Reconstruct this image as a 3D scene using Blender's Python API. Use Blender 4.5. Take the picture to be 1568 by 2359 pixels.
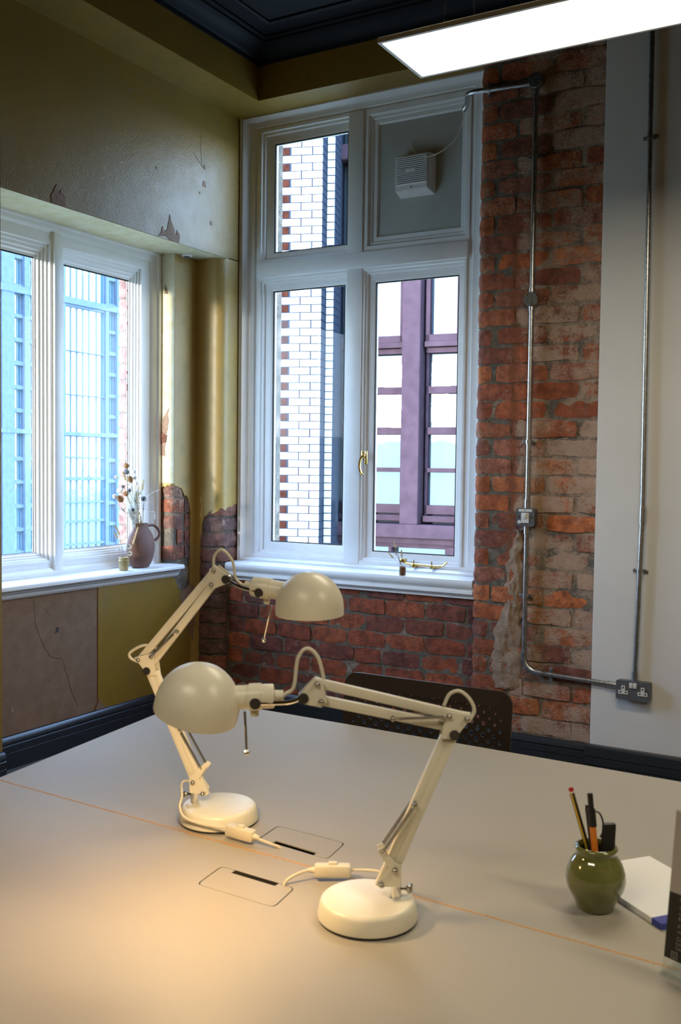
import bpy, bmesh, math, random
from mathutils import Vector, Matrix, noise
random.seed(7)
C = bpy.context.scene.collection
sc = bpy.context.scene
for o in list(bpy.data.objects): bpy.data.objects.remove(o)

# ------------------------------------------------------------------ camera
cd = bpy.data.cameras.new('camera'); cam = bpy.data.objects.new('camera', cd); C.objects.link(cam)
sc.camera = cam
CAM = Vector((3.3235, -4.405, 1.39))
yaw, pitch, roll = math.radians(30.025), math.radians(2.6755), math.radians(-0.711)
fwd = Vector((-math.sin(yaw)*math.cos(pitch), math.cos(yaw)*math.cos(pitch), -math.sin(pitch)))
rgt = Vector((math.cos(yaw), math.sin(yaw), 0)); dwn = fwd.cross(rgt)
r2 = math.cos(roll)*rgt + math.sin(roll)*dwn; d2 = -math.sin(roll)*rgt + math.cos(roll)*dwn
M = Matrix((r2, -d2, -fwd)).transposed().to_4x4(); M.translation = CAM
cam.matrix_world = M
cd.sensor_fit = 'VERTICAL'; cd.sensor_height = 36; cd.lens = 36*2254.7/2359
cd.clip_start = .05; cd.clip_end = 300
cd.dof.use_dof = True; cd.dof.focus_distance = 3.6; cd.dof.aperture_fstop = 9

# ------------------------------------------------------------------ colour management, world
sc.view_settings.view_transform = 'Standard'; sc.view_settings.look = 'None'
sc.view_settings.exposure = .85; sc.view_settings.gamma = 1; sc.view_settings.use_curve_mapping = False
cy = sc.cycles
cy.use_denoising = True; cy.caustics_reflective = False; cy.caustics_refractive = False
cy.sample_clamp_indirect = 6; cy.max_bounces = 10; cy.diffuse_bounces = 5
SKY = 8.6          # daylight strength
LED = 13.          # pendant panel luminance
BULB = 3.1         # watts of the lit desk lamp
w = bpy.data.worlds.new('overcast_sky'); sc.world = w; w.use_nodes = True
nt = w.node_tree; nt.nodes.clear()
wo = nt.nodes.new('ShaderNodeOutputWorld'); bg = nt.nodes.new('ShaderNodeBackground')
tc = nt.nodes.new('ShaderNodeTexCoord'); sx = nt.nodes.new('ShaderNodeSeparateXYZ')
mr = nt.nodes.new('ShaderNodeMapRange'); mr.inputs[1].default_value = -1; mr.inputs[2].default_value = 1
rp = nt.nodes.new('ShaderNodeValToRGB')
el = rp.color_ramp.elements
el[0].position = .0; el[0].color = (.10, .15, .19, 1)
el[1].position = .485; el[1].color = (.17, .26, .33, 1)
for p, c in ((.5, (.72, .85, 1.0, 1)), (.56, (.60, .77, 1.0, 1)), (.62, (.40, .63, 1.0, 1)), (1., (.30, .50, 1.0, 1))):
    e = el.new(p); e.color = c
ns = nt.nodes.new('ShaderNodeTexNoise'); ns.inputs['Scale'].default_value = 3.2; ns.inputs['Detail'].default_value = 4
cl = nt.nodes.new('ShaderNodeMapRange'); cl.inputs[1].default_value = .50; cl.inputs[2].default_value = .85
mx = nt.nodes.new('ShaderNodeMixRGB'); mx.inputs[2].default_value = (.70, .84, 1, 1)
sm = nt.nodes.new('ShaderNodeMath'); sm.operation = 'MULTIPLY'
gt = nt.nodes.new('ShaderNodeMath'); gt.operation = 'GREATER_THAN'; gt.inputs[1].default_value = 0
L = nt.links.new
L(tc.outputs['Generated'], sx.inputs[0]); L(sx.outputs['Z'], mr.inputs[0]); L(mr.outputs[0], rp.inputs[0])
L(tc.outputs['Generated'], ns.inputs['Vector']); L(ns.outputs['Fac'], cl.inputs[0])
L(sx.outputs['Z'], gt.inputs[0]); L(cl.outputs[0], sm.inputs[0]); L(gt.outputs[0], sm.inputs[1])
L(sm.outputs[0], mx.inputs[0]); L(rp.outputs[0], mx.inputs[1]); L(mx.outputs[0], bg.inputs[0])
bg.inputs[1].default_value = SKY; L(bg.outputs[0], wo.inputs[0])
# low hazy sun that grazes in through the left window
sd = bpy.data.lights.new('low_sun', 'SUN'); sd.energy = 6.5; sd.color = (1, .97, .92); sd.angle = math.radians(4)
so_ = bpy.data.objects.new('low_sun', sd); C.objects.link(so_)
so_.rotation_euler = Vector((.212, 1, -.075)).to_track_quat('-Z', 'Y').to_euler()

# ------------------------------------------------------------------ materials
class NT:
    def __init__(s, name):
        s.m = bpy.data.materials.new(name); s.m.use_nodes = True; s.t = s.m.node_tree; s.t.nodes.clear()
        s.out = s.n('ShaderNodeOutputMaterial')
    def n(s, typ, **k):
        x = s.t.nodes.new(typ)
        for a, b in k.items():
            if a.startswith('i_'): x.inputs[a[2:].replace('_', ' ')].default_value = b
            else: setattr(x, a, b)
        return x
    def l(s, a, b): s.t.links.new(a, b)
    def pos(s): return s.n('ShaderNodeNewGeometry').outputs['Position']
    def noise(s, scale, detail=3, rough=.55, vec=None):
        x = s.n('ShaderNodeTexNoise', i_Scale=scale, i_Detail=detail, i_Roughness=rough)
        s.l(vec if vec is not None else s.pos(), x.inputs['Vector']); return x.outputs['Fac']
    def ramp(s, v, a, b, lo=0., hi=1.):
        x = s.n('ShaderNodeMapRange'); x.inputs[1].default_value = a; x.inputs[2].default_value = b
        x.inputs[3].default_value = lo; x.inputs[4].default_value = hi; s.l(v, x.inputs[0]); return x.outputs[0]
    def math(s, op, a, b):
        x = s.n('ShaderNodeMath', operation=op)
        for i, v in enumerate((a, b)):
            if isinstance(v, (int, float)): x.inputs[i].default_value = v
            else: s.l(v, x.inputs[i])
        return x.outputs[0]
    def mix(s, f, a, b, mode='MIX'):
        x = s.n('ShaderNodeMixRGB', blend_type=mode)
        for i, v in enumerate((f, a, b)):
            if isinstance(v, (int, float)): x.inputs[i].default_value = v
            elif isinstance(v, tuple): x.inputs[i].default_value = (*v, 1)[:4]
            else: s.l(v, x.inputs[i])
        return x.outputs[0]
    def bump(s, h, strength, dist, prev=None):
        x = s.n('ShaderNodeBump'); x.inputs['Strength'].default_value = strength; x.inputs['Distance'].default_value = dist
        s.l(h, x.inputs['Height'])
        if prev is not None: s.l(prev, x.inputs['Normal'])
        return x.outputs[0]
    def bsdf(s, col, rough=.5, metal=0., nrm=None, **k):
        b = s.n('ShaderNodeBsdfPrincipled')
        if isinstance(col, tuple): b.inputs['Base Color'].default_value = (*col, 1)
        else: s.l(col, b.inputs['Base Color'])
        if isinstance(rough, float): b.inputs['Roughness'].default_value = rough
        else: s.l(rough, b.inputs['Roughness'])
        b.inputs['Metallic'].default_value = metal
        for a, v in k.items(): b.inputs[a.replace('_', ' ')].default_value = v
        if nrm is not None: s.l(nrm, b.inputs['Normal'])
        s.l(b.outputs[0], s.out.inputs[0]); return s.m

def plain(name, col, rough=.5, metal=0., var=.08, scale=30, bump=0., bscale=200, **k):
    t = NT(name); f = t.noise(scale, 4)
    c = t.mix(t.ramp(f, .3, .7), tuple(x*(1-var) for x in col), tuple(min(1, x*(1+var)) for x in col))
    nr = t.bump(t.noise(bscale, 3), bump, .002) if bump else None
    return t.bsdf(c, rough, metal, nr, **k)

def yellow_wall(name='yellow_paint', k=1.):
    t = NT(name); big = t.noise(1.3, 5, .6); fine = t.noise(9, 6, .65)
    c = t.mix(t.ramp(big, .35, .7), (.285*k, .166*k*k**.2, .018*k**3), (.23*k, .142*k*k**.2, .027*k**3))
    c = t.mix(t.ramp(fine, .55, .8, 0, .5), c, (.155, .125, .06))
    c = t.mix(t.ramp(t.noise(55, 2), .73, .78, 0, .5), c, (.12, .095, .04))
    sx = t.n('ShaderNodeSeparateXYZ'); t.l(t.pos(), sx.inputs[0])
    b = t.bump(t.noise(165, 2, .5), .5, .003); b = t.bump(t.noise(6, 3), .12, .02, b)
    return t.bsdf(c, t.ramp(fine, .3, .8, .33, .5), 0, b)
def wall_stains(t, c, extra=None):
    """lime wash left on the pier right of the old chase, a rust coloured chase line and an ochre stain; shared by brick and mortar"""
    sx = t.n('ShaderNodeSeparateXYZ'); t.l(t.pos(), sx.inputs[0]); x, y, z = sx.outputs
    wob = t.ramp(t.noise(5, 4), 0, 1, -.035, .035); xw = t.math('ADD', x, wob); n4 = t.noise(90, 4, .65)
    front = t.ramp(y, .05, .03)
    right = t.math('MULTIPLY', t.ramp(xw, 1.715, 1.745), front)
    m = t.math('ADD', t.math('ADD', t.noise(8, 8, .68), t.math('MULTIPLY', n4, .38)), t.math('MULTIPLY', right, .125))
    if extra is not None: m = t.math('ADD', m, extra)
    wash = t.mix(t.noise(35, 5, .6), (.36, .225, .15), (.60, .445, .32))
    mask = t.ramp(m, .78, .93, 0, .85); c = t.mix(mask, c, wash)
    st = t.math('MULTIPLY', t.math('MULTIPLY', t.ramp(xw, 1.680, 1.700), t.ramp(xw, 1.735, 1.715)), t.ramp(z, .75, .95, 0, .75))
    st = t.math('MULTIPLY', st, t.math('MULTIPLY', t.ramp(z, 2.75, 2.45), front))
    c = t.mix(st, c, t.mix(n4, (.16, .045, .016), (.30, .09, .03)))
    oc = t.math('MULTIPLY', t.math('MULTIPLY', t.ramp(xw, 1.80, 1.82), t.ramp(xw, 1.92, 1.85)), t.math('MULTIPLY', t.ramp(z, 1.75, 1.2, 0, .6), front))
    return t.mix(t.math('MULTIPLY', oc, t.noise(14, 4)), c, (.30, .165, .035)), mask, n4
def brick_mat():
    t = NT('old_brick'); oi = t.n('ShaderNodeObjectInfo')
    n1 = t.noise(22, 6, .62); n2 = t.noise(70, 5, .6); n5 = t.noise(300, 3, .6)
    c = t.mix(t.ramp(n1, .36, .64), t.mix(1., oi.outputs['Color'], (.60, .52, .50), 'MULTIPLY'), t.mix(1., oi.outputs['Color'], (1.4, 1.3, 1.25), 'MULTIPLY'))
    c = t.mix(t.ramp(n2, .56, .72, 0, .7), c, (.085, .062, .047)); c = t.mix(t.ramp(t.noise(13, 5, .6), .58, .72, 0, .6), c, (.13, .095, .075))
    c, mask, n4 = wall_stains(t, c, t.math('MULTIPLY', t.math('SUBTRACT', oi.outputs['Alpha'], .4), .30))
    b = t.bump(n2, .6, .010); b = t.bump(n4, .7, .006, b); b = t.bump(n5, .5, .002, b); b = t.bump(mask, .35, .003, b)
    return t.bsdf(c, .85, 0, b)
def mortar_mat():
    t = NT('lime_mortar'); n1 = t.noise(25, 6, .65); n2 = t.noise(160, 4, .7)
    c = t.mix(t.ramp(n1, .3, .7), (.105, .09, .07), (.235, .195, .145)); c = t.mix(t.ramp(n2, .45, .75, 0, .45), c, (.07, .058, .045))
    e_ = t.n('ShaderNodeValue'); e_.outputs[0].default_value = .05
    c, mask, n4 = wall_stains(t, c, e_.outputs[0])
    return t.bsdf(c, .95, 0, t.bump(n2, .8, .008, t.bump(n1, .8, .02)))
def rough_plaster(name, a, b, d=.9):
    t = NT(name); n1 = t.noise(16, 7, .65); n2 = t.noise(140, 4, .6)
    c = t.mix(t.ramp(n1, .3, .7), a, b)
    return t.bsdf(c, .9, 0, t.bump(n2, d, .005, t.bump(n1, d*.6, .012)))
def white_paint():
    t = NT('white_gloss_paint'); n1 = t.noise(7, 6, .6); n2 = t.noise(90, 3)
    c = t.mix(t.ramp(n1, .45, .75, 0, .6), (.80, .80, .79), (.72, .72, .70)); c = t.mix(t.ramp(n2, .74, .80, 0, .5), c, (.2, .18, .15))
    return t.bsdf(c, .34, 0, t.bump(n2, .06, .001))
def white_wall():
    t = NT('white_wall_paint'); n1 = t.noise(2.2, 5, .6)
    c = t.mix(t.ramp(n1, .35, .7), (.74, .72, .68), (.79, .77, .73))
    return t.bsdf(c, .55, 0, t.bump(t.noise(120, 3), .06, .002))
def desk_mat():
    t = NT('grey_laminate'); n = t.noise(400, 2); c = t.mix(n, (.33, .303, .25), (.352, .323, .268))
    return t.bsdf(c, .54, 0, t.bump(n, .03, .0005), Specular_IOR_Level=.65)
def galv():
    t = NT('galvanised_steel'); n = t.noise(45, 5, .7); n2 = t.noise(300, 2)
    c = t.mix(t.ramp(n, .35, .7), (.40, .41, .42), (.62, .63, .64))
    return t.bsdf(c, t.ramp(n2, .3, .7, .24, .42), 1., t.bump(n, .1, .001))
def glass_mat(name, tint=(.96, .98, .98), refl=.05):
    t = NT(name); tr = t.n('ShaderNodeBsdfTransparent'); tr.inputs[0].default_value = (*tint, 1)
    gl = t.n('ShaderNodeBsdfGlossy'); gl.inputs['Roughness'].default_value = .02
    lw = t.n('ShaderNodeLayerWeight'); lw.inputs[0].default_value = .5
    ms = t.n('ShaderNodeMixShader'); t.l(t.math('ADD', t.math('MULTIPLY', t.math('POWER', lw.outputs['Facing'], 5.), .5), .010), ms.inputs[0])
    t.l(tr.outputs[0], ms.inputs[1]); t.l(gl.outputs[0], ms.inputs[2]); t.l(ms.outputs[0], t.out.inputs[0]); return t.m
def mirror_glass(name, body, refl, wob=.0):
    t = NT(name); d = t.n('ShaderNodeBsdfDiffuse'); d.inputs[0].default_value = (*body, 1)
    gl = t.n('ShaderNodeBsdfGlossy'); gl.inputs['Roughness'].default_value = .01; gl.inputs[0].default_value = (.92, .98, 1, 1)
    if wob: t.l(t.bump(t.noise(1.2, 2), wob, .05), gl.inputs['Normal'])
    ms = t.n('ShaderNodeMixShader'); ms.inputs[0].default_value = refl
    t.l(d.outputs[0], ms.inputs[1]); t.l(gl.outputs[0], ms.inputs[2]); t.l(ms.outputs[0], t.out.inputs[0]); return t.m
def emit(name, col, s):
    t = NT(name); e = t.n('ShaderNodeEmission'); e.inputs[0].default_value = (*col, 1); e.inputs[1].default_value = s
    t.l(e.outputs[0], t.out.inputs[0]); return t.m
def glazed_pot():
    t = NT('green_glaze'); n = t.noise(30, 5, .6); sxz = t.n('ShaderNodeSeparateXYZ'); t.l(t.pos(), sxz.inputs[0])
    c = t.mix(t.ramp(n, .3, .7), (.115, .125, .03), (.17, .175, .06))
    wv = t.n('ShaderNodeMath', operation='PINGPONG'); t.l(t.math('ADD', sxz.outputs['Z'], .008), wv.inputs[0]); wv.inputs[1].default_value = .0135
    c = t.mix(t.ramp(wv.outputs[0], .0008, .0, 0, .7), c, (.24, .17, .05))
    return t.bsdf(c, .08, 0, t.bump(wv.outputs[0], .25, .003), Coat_Weight=.6)

Y = yellow_wall(); Y2 = yellow_wall('sunlit_yellow_paint', 1.5); YP = rough_plaster('window_lit_paint', (.50, .43, .24), (.62, .57, .42), .12); BR = brick_mat(); MO = mortar_mat(); WP = white_paint(); WW = white_wall(); DK = desk_mat(); GV = galv()  # the two paler yellows have sun and window light put into their colour
BARE = rough_plaster('bare_plaster', (.20, .115, .062), (.26, .155, .09), .12)
LUMP = rough_plaster('lumpy_plaster', (.25, .16, .10), (.44, .31, .21), 1.)
CHIP = rough_plaster('chipped_plaster', (.22, .13, .085), (.36, .25, .18), .6)
CRACK = plain('crack_dark', (.06, .042, .03), .9)
CEIL = plain('navy_ceiling', (.006, .0075, .011), .6, bump=.1, Specular_IOR_Level=.2)
SKIRT = plain('charcoal_gloss', (.022, .025, .029), .3)
CARPET = plain('grey_carpet', (.09, .088, .085), .95, bump=.8, bscale=400)
LAMPW = plain('cream_enamel', (.75, .71, .585), .34, var=.02)
CHROME = plain('chrome', (.75, .74, .72), .12, 1.)
STEEL = plain('spring_steel', (.42, .40, .37), .25, 1.)
SCREW = plain('dark_screw', (.16, .155, .15), .4, 1.)
CORD = plain('cream_cord', (.68, .63, .5), .45, var=.02)
RUB = plain('dark_rubber', (.02, .02, .02), .7)
PLY = plain('ply_edge', (.56, .32, .14), .6, var=.2, scale=200)
PORT = plain('port_dark', (.016, .006, .002), .9)
GAP = plain('gap_shadow', (.02, .015, .01), .9)
GREYM = plain('grey_metalclad', (.11, .114, .12), .42)
WPL = plain('white_plastic', (.72, .71, .68), .35, var=.02)
BLK = plain('black_plastic', (.012, .011, .011), .45)
BRN = plain('dark_brown_plastic', (.022, .015, .012), .42)
BRASS = plain('brass', (.68, .46, .14), .2, 1.)
PANELW = plain('blank_panel_paint', (.42, .42, .385), .5, var=.06, scale=5)
ALU = plain('white_aluminium', (.72, .72, .7), .4)
DIFF = emit('led_diffuser', (1., .875, .655), LED)
BULBM = emit('warm_bulb', (1., .62, .25), 30.)
GLASS = glass_mat('window_glass'); ACR = glass_mat('acrylic', (.93, .95, .95), .06)
JUG = plain('terracotta_slip', (.15, .07, .048), .7, var=.1)
STONE = plain('stoneware', (.42, .31, .13), .4, var=.12)
POT = glazed_pot()
TEAZ = rough_plaster('teasel_brown', (.30, .13, .045), (.45, .23, .09), .9)
THIS = rough_plaster('thistle_grey', (.05, .06, .065), (.17, .19, .20), .9)
BUNNY = rough_plaster('bunny_cream', (.72, .68, .58), (.85, .82, .74), .5)
WHEAT = rough_plaster('wheat_straw', (.50, .36, .15), (.68, .53, .28), .5)
STRAW = plain('dry_stem', (.42, .31, .14), .8)
LAV = rough_plaster('lavender_dark', (.035, .04, .065), (.09, .09, .13), .6)
FEA = plain('feather_white', (.8, .8, .76), .8)
PETAL = plain('white_petal', (.85, .85, .82), .7)
JARB = plain('brown_tin', (.22, .10, .045), .35, .4)
PAPER = plain('paper', (.80, .79, .75), .8, var=.01)
PADS = plain('pad_side', (.45, .43, .38), .85)
BLUE = plain('blue_binding', (.035, .05, .30), .5)
REDP = plain('pencil_red', (.45, .015, .015), .3); YELP = plain('pencil_yellow', (.55, .36, .03), .3); ORA = plain('pen_orange', (.62, .19, .02), .4)
SGREY = plain('print_grey', (.40, .365, .34), .5, var=.02); SBLK = plain('print_black', (.012, .011, .010), .45); INK = plain('print_white', (.26, .25, .24), .6); INKD = plain('print_dark', (.06, .05, .05), .6)
OUTW = plain('white_glazed_brick', (.62, .63, .64), .25, var=.04)
OUTR = plain('outdoor_red_brick', (.042, .012, .007), .9, var=.35, scale=14, bump=.5, bscale=60, Specular_IOR_Level=.06)
OUTM = plain('outdoor_mortar', (.026, .033, .048), .9, Specular_IOR_Level=.06)
MAUVE = plain('mauve_paint', (.056, .034, .044), .8, var=.16, scale=9, Specular_IOR_Level=.06)
MGL = mirror_glass('old_pane', (.06, .08, .09), .15, .1)
OFFW = plain('hazy_office_brick', (.10, .135, .185), .8, var=.1, scale=3, Specular_IOR_Level=.06)  # outdoor haze and blue cast put into the brick and frame colours
OFFF = plain('hazy_office_frame', (.18, .22, .27), .6, Specular_IOR_Level=.06)
OGL = mirror_glass('office_glass', (.05, .12, .15), .26, .12)
RENDW = plain('white_render', (.88, .87, .84), .8); DARKW = plain('dark_opening', (.04, .045, .05), .4)

# ------------------------------------------------------------------ mesh helpers
WOFF = {}
class MB:
    def __init__(s): s.b = bmesh.new()
    def face(s, pts):
        return s.b.faces.new([s.b.verts.new(p) for p in pts])
    def box(s, x0, x1, y0, y1, z0, z1, bev=0, mat=None, seg=2):
        vs = [s.b.verts.new(p) for p in ((x0,y0,z0),(x1,y0,z0),(x1,y1,z0),(x0,y1,z0),(x0,y0,z1),(x1,y0,z1),(x1,y1,z1),(x0,y1,z1))]
        fs = [s.b.faces.new([vs[i] for i in q]) for q in ((3,2,1,0),(4,5,6,7),(0,1,5,4),(1,2,6,5),(2,3,7,6),(3,0,4,7))]
        if mat is not None:
            for v in vs: v.co = mat @ v.co
        if bev:
            es = list({e for f in fs for e in f.edges})
            bmesh.ops.bevel(s.b, geom=es, offset=bev, segments=seg, affect='EDGES', profile=.5)
        return s
    def obox(s, c, ax, ay, az, sx, sy, sz, bev=0):
        m = Matrix((Vector(ax).normalized(), Vector(ay).normalized(), Vector(az).normalized())).transposed().to_4x4(); m.translation = Vector(c)
        return s.box(-sx/2, sx/2, -sy/2, sy/2, -sz/2, sz/2, bev, m)
    def bar(s, p, q, wdt, thk, up=(0, 0, 1), bev=0, ext=0):
        p = Vector(p); q = Vector(q); d = (q-p).normalized(); n = Vector(up).cross(d).normalized(); u = d.cross(n)
        return s.obox((p+q)/2, d, n, u, (q-p).length+2*ext, thk, wdt, bev)
    def tube(s, pts, r, n=10, caps=True, closed=False):
        pts = [Vector(p) for p in pts]; rings = []; N = len(pts)
        rr = r if isinstance(r, (list, tuple)) else [r]*N
        ref = None
        for i, p in enumerate(pts):
            if closed: t = pts[(i+1) % N]-pts[i-1]
            else: t = pts[min(i+1, N-1)]-pts[max(i-1, 0)]
            t.normalize()
            if ref is None:
                ref = t.orthogonal().normalized()
            else:
                ref = (ref - t*ref.dot(t))
                ref = ref.normalized() if ref.length > 1e-6 else t.orthogonal().normalized()
            b = t.cross(ref)
            rings.append([s.b.verts.new(p + (ref*math.cos(a)+b*math.sin(a))*rr[i]) for a in [2*math.pi*k/n for k in range(n)]])
        for i in range(N-1 + (1 if closed else 0)):
            a, b2 = rings[i], rings[(i+1) % N]
            for k in range(n): s.b.faces.new((a[k], a[(k+1) % n], b2[(k+1) % n], b2[k]))
        if caps and not closed:
            s.b.faces.new(rings[0][::-1]); s.b.faces.new(rings[-1])
        return s
    def cyl(s, p, q, r, n=16, r2=None): return s.tube([p, q], [r, r if r2 is None else r2], n)
    def lathe(s, prof, c=(0, 0, 0), n=32, m=None, sx=1, sy=1):
        rings = []
        for r, z in prof:
            if r < 1e-6: rings.append([s.b.verts.new((0, 0, z))])
            else: rings.append([s.b.verts.new((r*sx*math.cos(2*math.pi*k/n), r*sy*math.sin(2*math.pi*k/n), z)) for k in range(n)])
        for a, b in zip(rings, rings[1:]):
            for k in range(n):
                if len(a) == 1 and len(b) == 1: continue
                if len(a) == 1: s.b.faces.new((a[0], b[(k+1) % n], b[k]))
                elif len(b) == 1: s.b.faces.new((a[k], a[(k+1) % n], b[0]))
                else: s.b.faces.new((a[k], a[(k+1) % n], b[(k+1) % n], b[k]))
        mm = m if m is not None else Matrix.Translation(Vector(c))
        for ring in rings:
            for v in ring: v.co = mm @ v.co
        return s
    def sphere(s, c, r, seg=16, ring=10, sz=1, m=None):
        prof = [(r*math.sin(math.pi*i/ring), -r*sz*math.cos(math.pi*i/ring)) for i in range(ring+1)]
        return s.lathe(prof, c, seg, m)
    def prism(s, poly, z0, z1, m=None):
        a = [s.b.verts.new((x, y, z0)) for x, y in poly]; b = [s.b.verts.new((x, y, z1)) for x, y in poly]; n = len(poly)
        s.b.faces.new(a[::-1]); s.b.faces.new(b)
        for i in range(n): s.b.faces.new((a[i], a[(i+1) % n], b[(i+1) % n], b[i]))
        if m is not None:
            for v in a+b: v.co = m @ v.co
        return s
    def extrude(s, prof, fn, t0, t1):
        """prof: closed 2-D profile; fn(p, t) -> 3-D point"""
        a = [s.b.verts.new(fn(p, t0)) for p in prof]; b = [s.b.verts.new(fn(p, t1)) for p in prof]; n = len(prof)
        s.b.faces.new(a[::-1]); s.b.faces.new(b)
        for i in range(n): s.b.faces.new((a[i], a[(i+1) % n], b[(i+1) % n], b[i]))
        return s
    def frame(s, fn, outer, inner, prof):
        """mitred frame swept round a rectangle; prof = [(t 0..1 outer->inner, out)]"""
        loops = []
        for t, o in prof:
            u0, u1, v0, v1 = [outer[i]+(inner[i]-outer[i])*t for i in range(4)]
            loops.append([s.b.verts.new(fn(u, v, o)) for u, v in ((u0, v0), (u1, v0), (u1, v1), (u0, v1))])
        for a, b in zip(loops, loops[1:]):
            for k in range(4): s.b.faces.new((a[k], a[(k+1) % 4], b[(k+1) % 4], b[k]))
        return s
    def build(s, name, mat, parent=None, smooth=True, ang=35, **props):
        bmesh.ops.recalc_face_normals(s.b, faces=s.b.faces)
        off = WOFF.get(parent.name, Vector()) if parent else Vector()
        if off.length: bmesh.ops.translate(s.b, verts=s.b.verts, vec=-off)
        me = bpy.data.meshes.new(name); s.b.to_mesh(me); s.b.free()
        if smooth:
            me.shade_smooth(); me.set_sharp_from_angle(angle=math.radians(ang))
        for m in (mat if isinstance(mat, list) else [mat]): me.materials.append(m)
        o = bpy.data.objects.new(name, me); C.objects.link(o)
        if parent: o.parent = parent; WOFF[o.name] = off
        for k, v in props.items(): o[k] = v
        return o
def empty(name, loc, label=None, category=None, group=None, kind=None):
    o = bpy.data.objects.new(name, None); C.objects.link(o); o.location = loc; o.empty_display_size = .05
    WOFF[o.name] = Vector(loc)
    if label: o['label'] = label
    if category: o['category'] = category
    if group: o['group'] = group
    if kind: o['kind'] = kind
    return o
def copy_tree(o, parent=None):
    c = o.copy(); C.objects.link(c)
    if parent: c.parent = parent
    for ch in list(o.children): copy_tree(ch, c)
    return c
def arc(cx, cy, r, a0, a1, n):
    return [(cx+r*math.cos(math.radians(a0+(a1-a0)*i/n)), cy+r*math.sin(math.radians(a0+(a1-a0)*i/n))) for i in range(n+1)]
def rrect(x0, x1, y0, y1, r, n=5):
    return arc(x1-r, y1-r, r, 0, 90, n)+arc(x0+r, y1-r, r, 90, 180, n)+arc(x0+r, y0+r, r, 180, 270, n)+arc(x1-r, y0+r, r, 270, 360, n)
def catmull(pts, k=6):
    P = [Vector(p) for p in pts]; P = [2*P[0]-P[1]]+P+[2*P[-1]-P[-2]]; out = []
    for i in range(1, len(P)-2):
        for j in range(k):
            t = j/k; a, b, c, d = P[i-1], P[i], P[i+1], P[i+2]
            out.append(.5*((2*b)+(c-a)*t+(2*a-5*b+4*c-d)*t*t+(3*b-a-3*c+d)*t**3))
    out.append(P[-2]); return out
def skin(path, zb, zt, name, mat, parent, thick=.012, sub=.02):
    """plaster skin on a vertical path with its own lower and upper edge heights"""
    m = MB(); pts = []; 
    for i in range(len(path)-1):
        a, b = Vector(path[i]), Vector(path[i+1]); k = max(1, int((b-a).length/sub))
        for j in range(k):
            t = j/k; pts.append((a.lerp(b, t), zb[i]+(zb[i+1]-zb[i])*t, zt[i]+(zt[i+1]-zt[i])*t, (b-a).normalized()))
    pts.append((Vector(path[-1]), zb[-1], zt[-1], (Vector(path[-1])-Vector(path[-2])).normalized()))
    cols = []
    for p, b0, t0, d in pts:
        n = Vector((-d.y, d.x)); q = p + n*thick
        if b0 > .02: b0 += random.uniform(-.012, .012)
        if t0 < 2.5 and t0 < .79: t0 += random.uniform(-.012, .012)
        cols.append([m.b.verts.new(v) for v in ((q.x, q.y, b0-.004), (p.x, p.y, b0), (p.x, p.y, t0), (q.x, q.y, t0+.004))])
    for a, b in zip(cols, cols[1:]):
        for i in range(3): m.b.faces.new((a[i], b[i], b[i+1], a[i+1]))
    for cc in (cols[0], cols[-1]): m.b.faces.new(cc)
    return m.build(name, mat, parent)

# ------------------------------------------------------------------ room shell
m = MB()
m.box(-.40, 0, -1.80, .45, 2.54, 3.34).box(-.62, .254, -7.5, .45, 3.335, 3.6)
m.prism([(0, -7.5), (0, -1.53), (-.171, -1.70), (-.40, -1.70), (-.40, -7.5)], 0, 3.335)
m.box(-.40, -.186, -1.75, -.2, 0, .79)
wall_left = m.build('wall_left', Y, smooth=False, kind='structure')
core = MB()
core.prism([(-.392, -.386), (-.345, -.386), (-.345, -.182), (-.184, -.182), (-.184, .013)]+arc(-.06, .06, .047, 270, 360, 5)+[(-.013, .26), (.10, .26), (.10, .45), (-.392, .45)], 0, 3.34)
core.prism([(2.13, .0065), (2.13, .45), (1.40, .45), (1.40, .26), (1.5125, .26)]+arc(1.561, .055, .0485, 180, 270, 5), 0, 3.34)
core.box(-.05, 1.56, .0865, .45, 0, .79)
wall_far = core.build('wall_far', MO, smooth=False, kind='structure')
MB().box(.2545, 5.5, -.025, .45, 3.335, 3.6).build('upper_plaster_band', Y, wall_far, smooth=False)
MB().box(2.112, 5.5, -.015, .45, 0, 3.335, .002).build('plasterboard', WW, wall_far, smooth=False, label='white painted boxed-out section beside the brick')
MB().box(5.5, 5.7, -7.7, .45, 0, 3.6).build('wall_right', Y, smooth=False, kind='structure')
MB().box(-.62, 5.7, -7.7, -7.5, 0, 3.6).build('wall_near', Y, smooth=False, kind='structure')
MB().box(-.62, 5.7, -7.7, .45, -.1, 0).build('floor', CARPET, smooth=False, kind='structure')
MB().box(-.62, 5.7, -7.7, .45, 3.6, 3.75).build('ceiling', CEIL, smooth=False, kind='structure')
cp = [(0, 3.605), (0, 3.515), (.012, 3.512), (.016, 3.53), (.035, 3.535), (.05, 3.555), (.085, 3.575), (.11, 3.578), (.112, 3.588), (.135, 3.59), (.137, 3.605)]
MB().extrude(cp, lambda p, t: (.254+p[0], t, p[1]), -7.5, -.025).build('trim_1', CEIL, kind='structure')
MB().extrude(cp, lambda p, t: (t, -.025-p[0], p[1]), .254, 5.5).build('trim_2', CEIL, kind='structure')
# inner moulding line of the ceiling
MB().frame(lambda u, v, o: (u, v, 3.6-o), (.47, 5.3, -7.3, -.26), (.50, 5.27, -7.27, -.29), [(0, -.002), (0, .008), (.3, .014), (.7, .014), (1, .008), (1, -.002)]).build('trim_3', CEIL, kind='structure')

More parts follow.
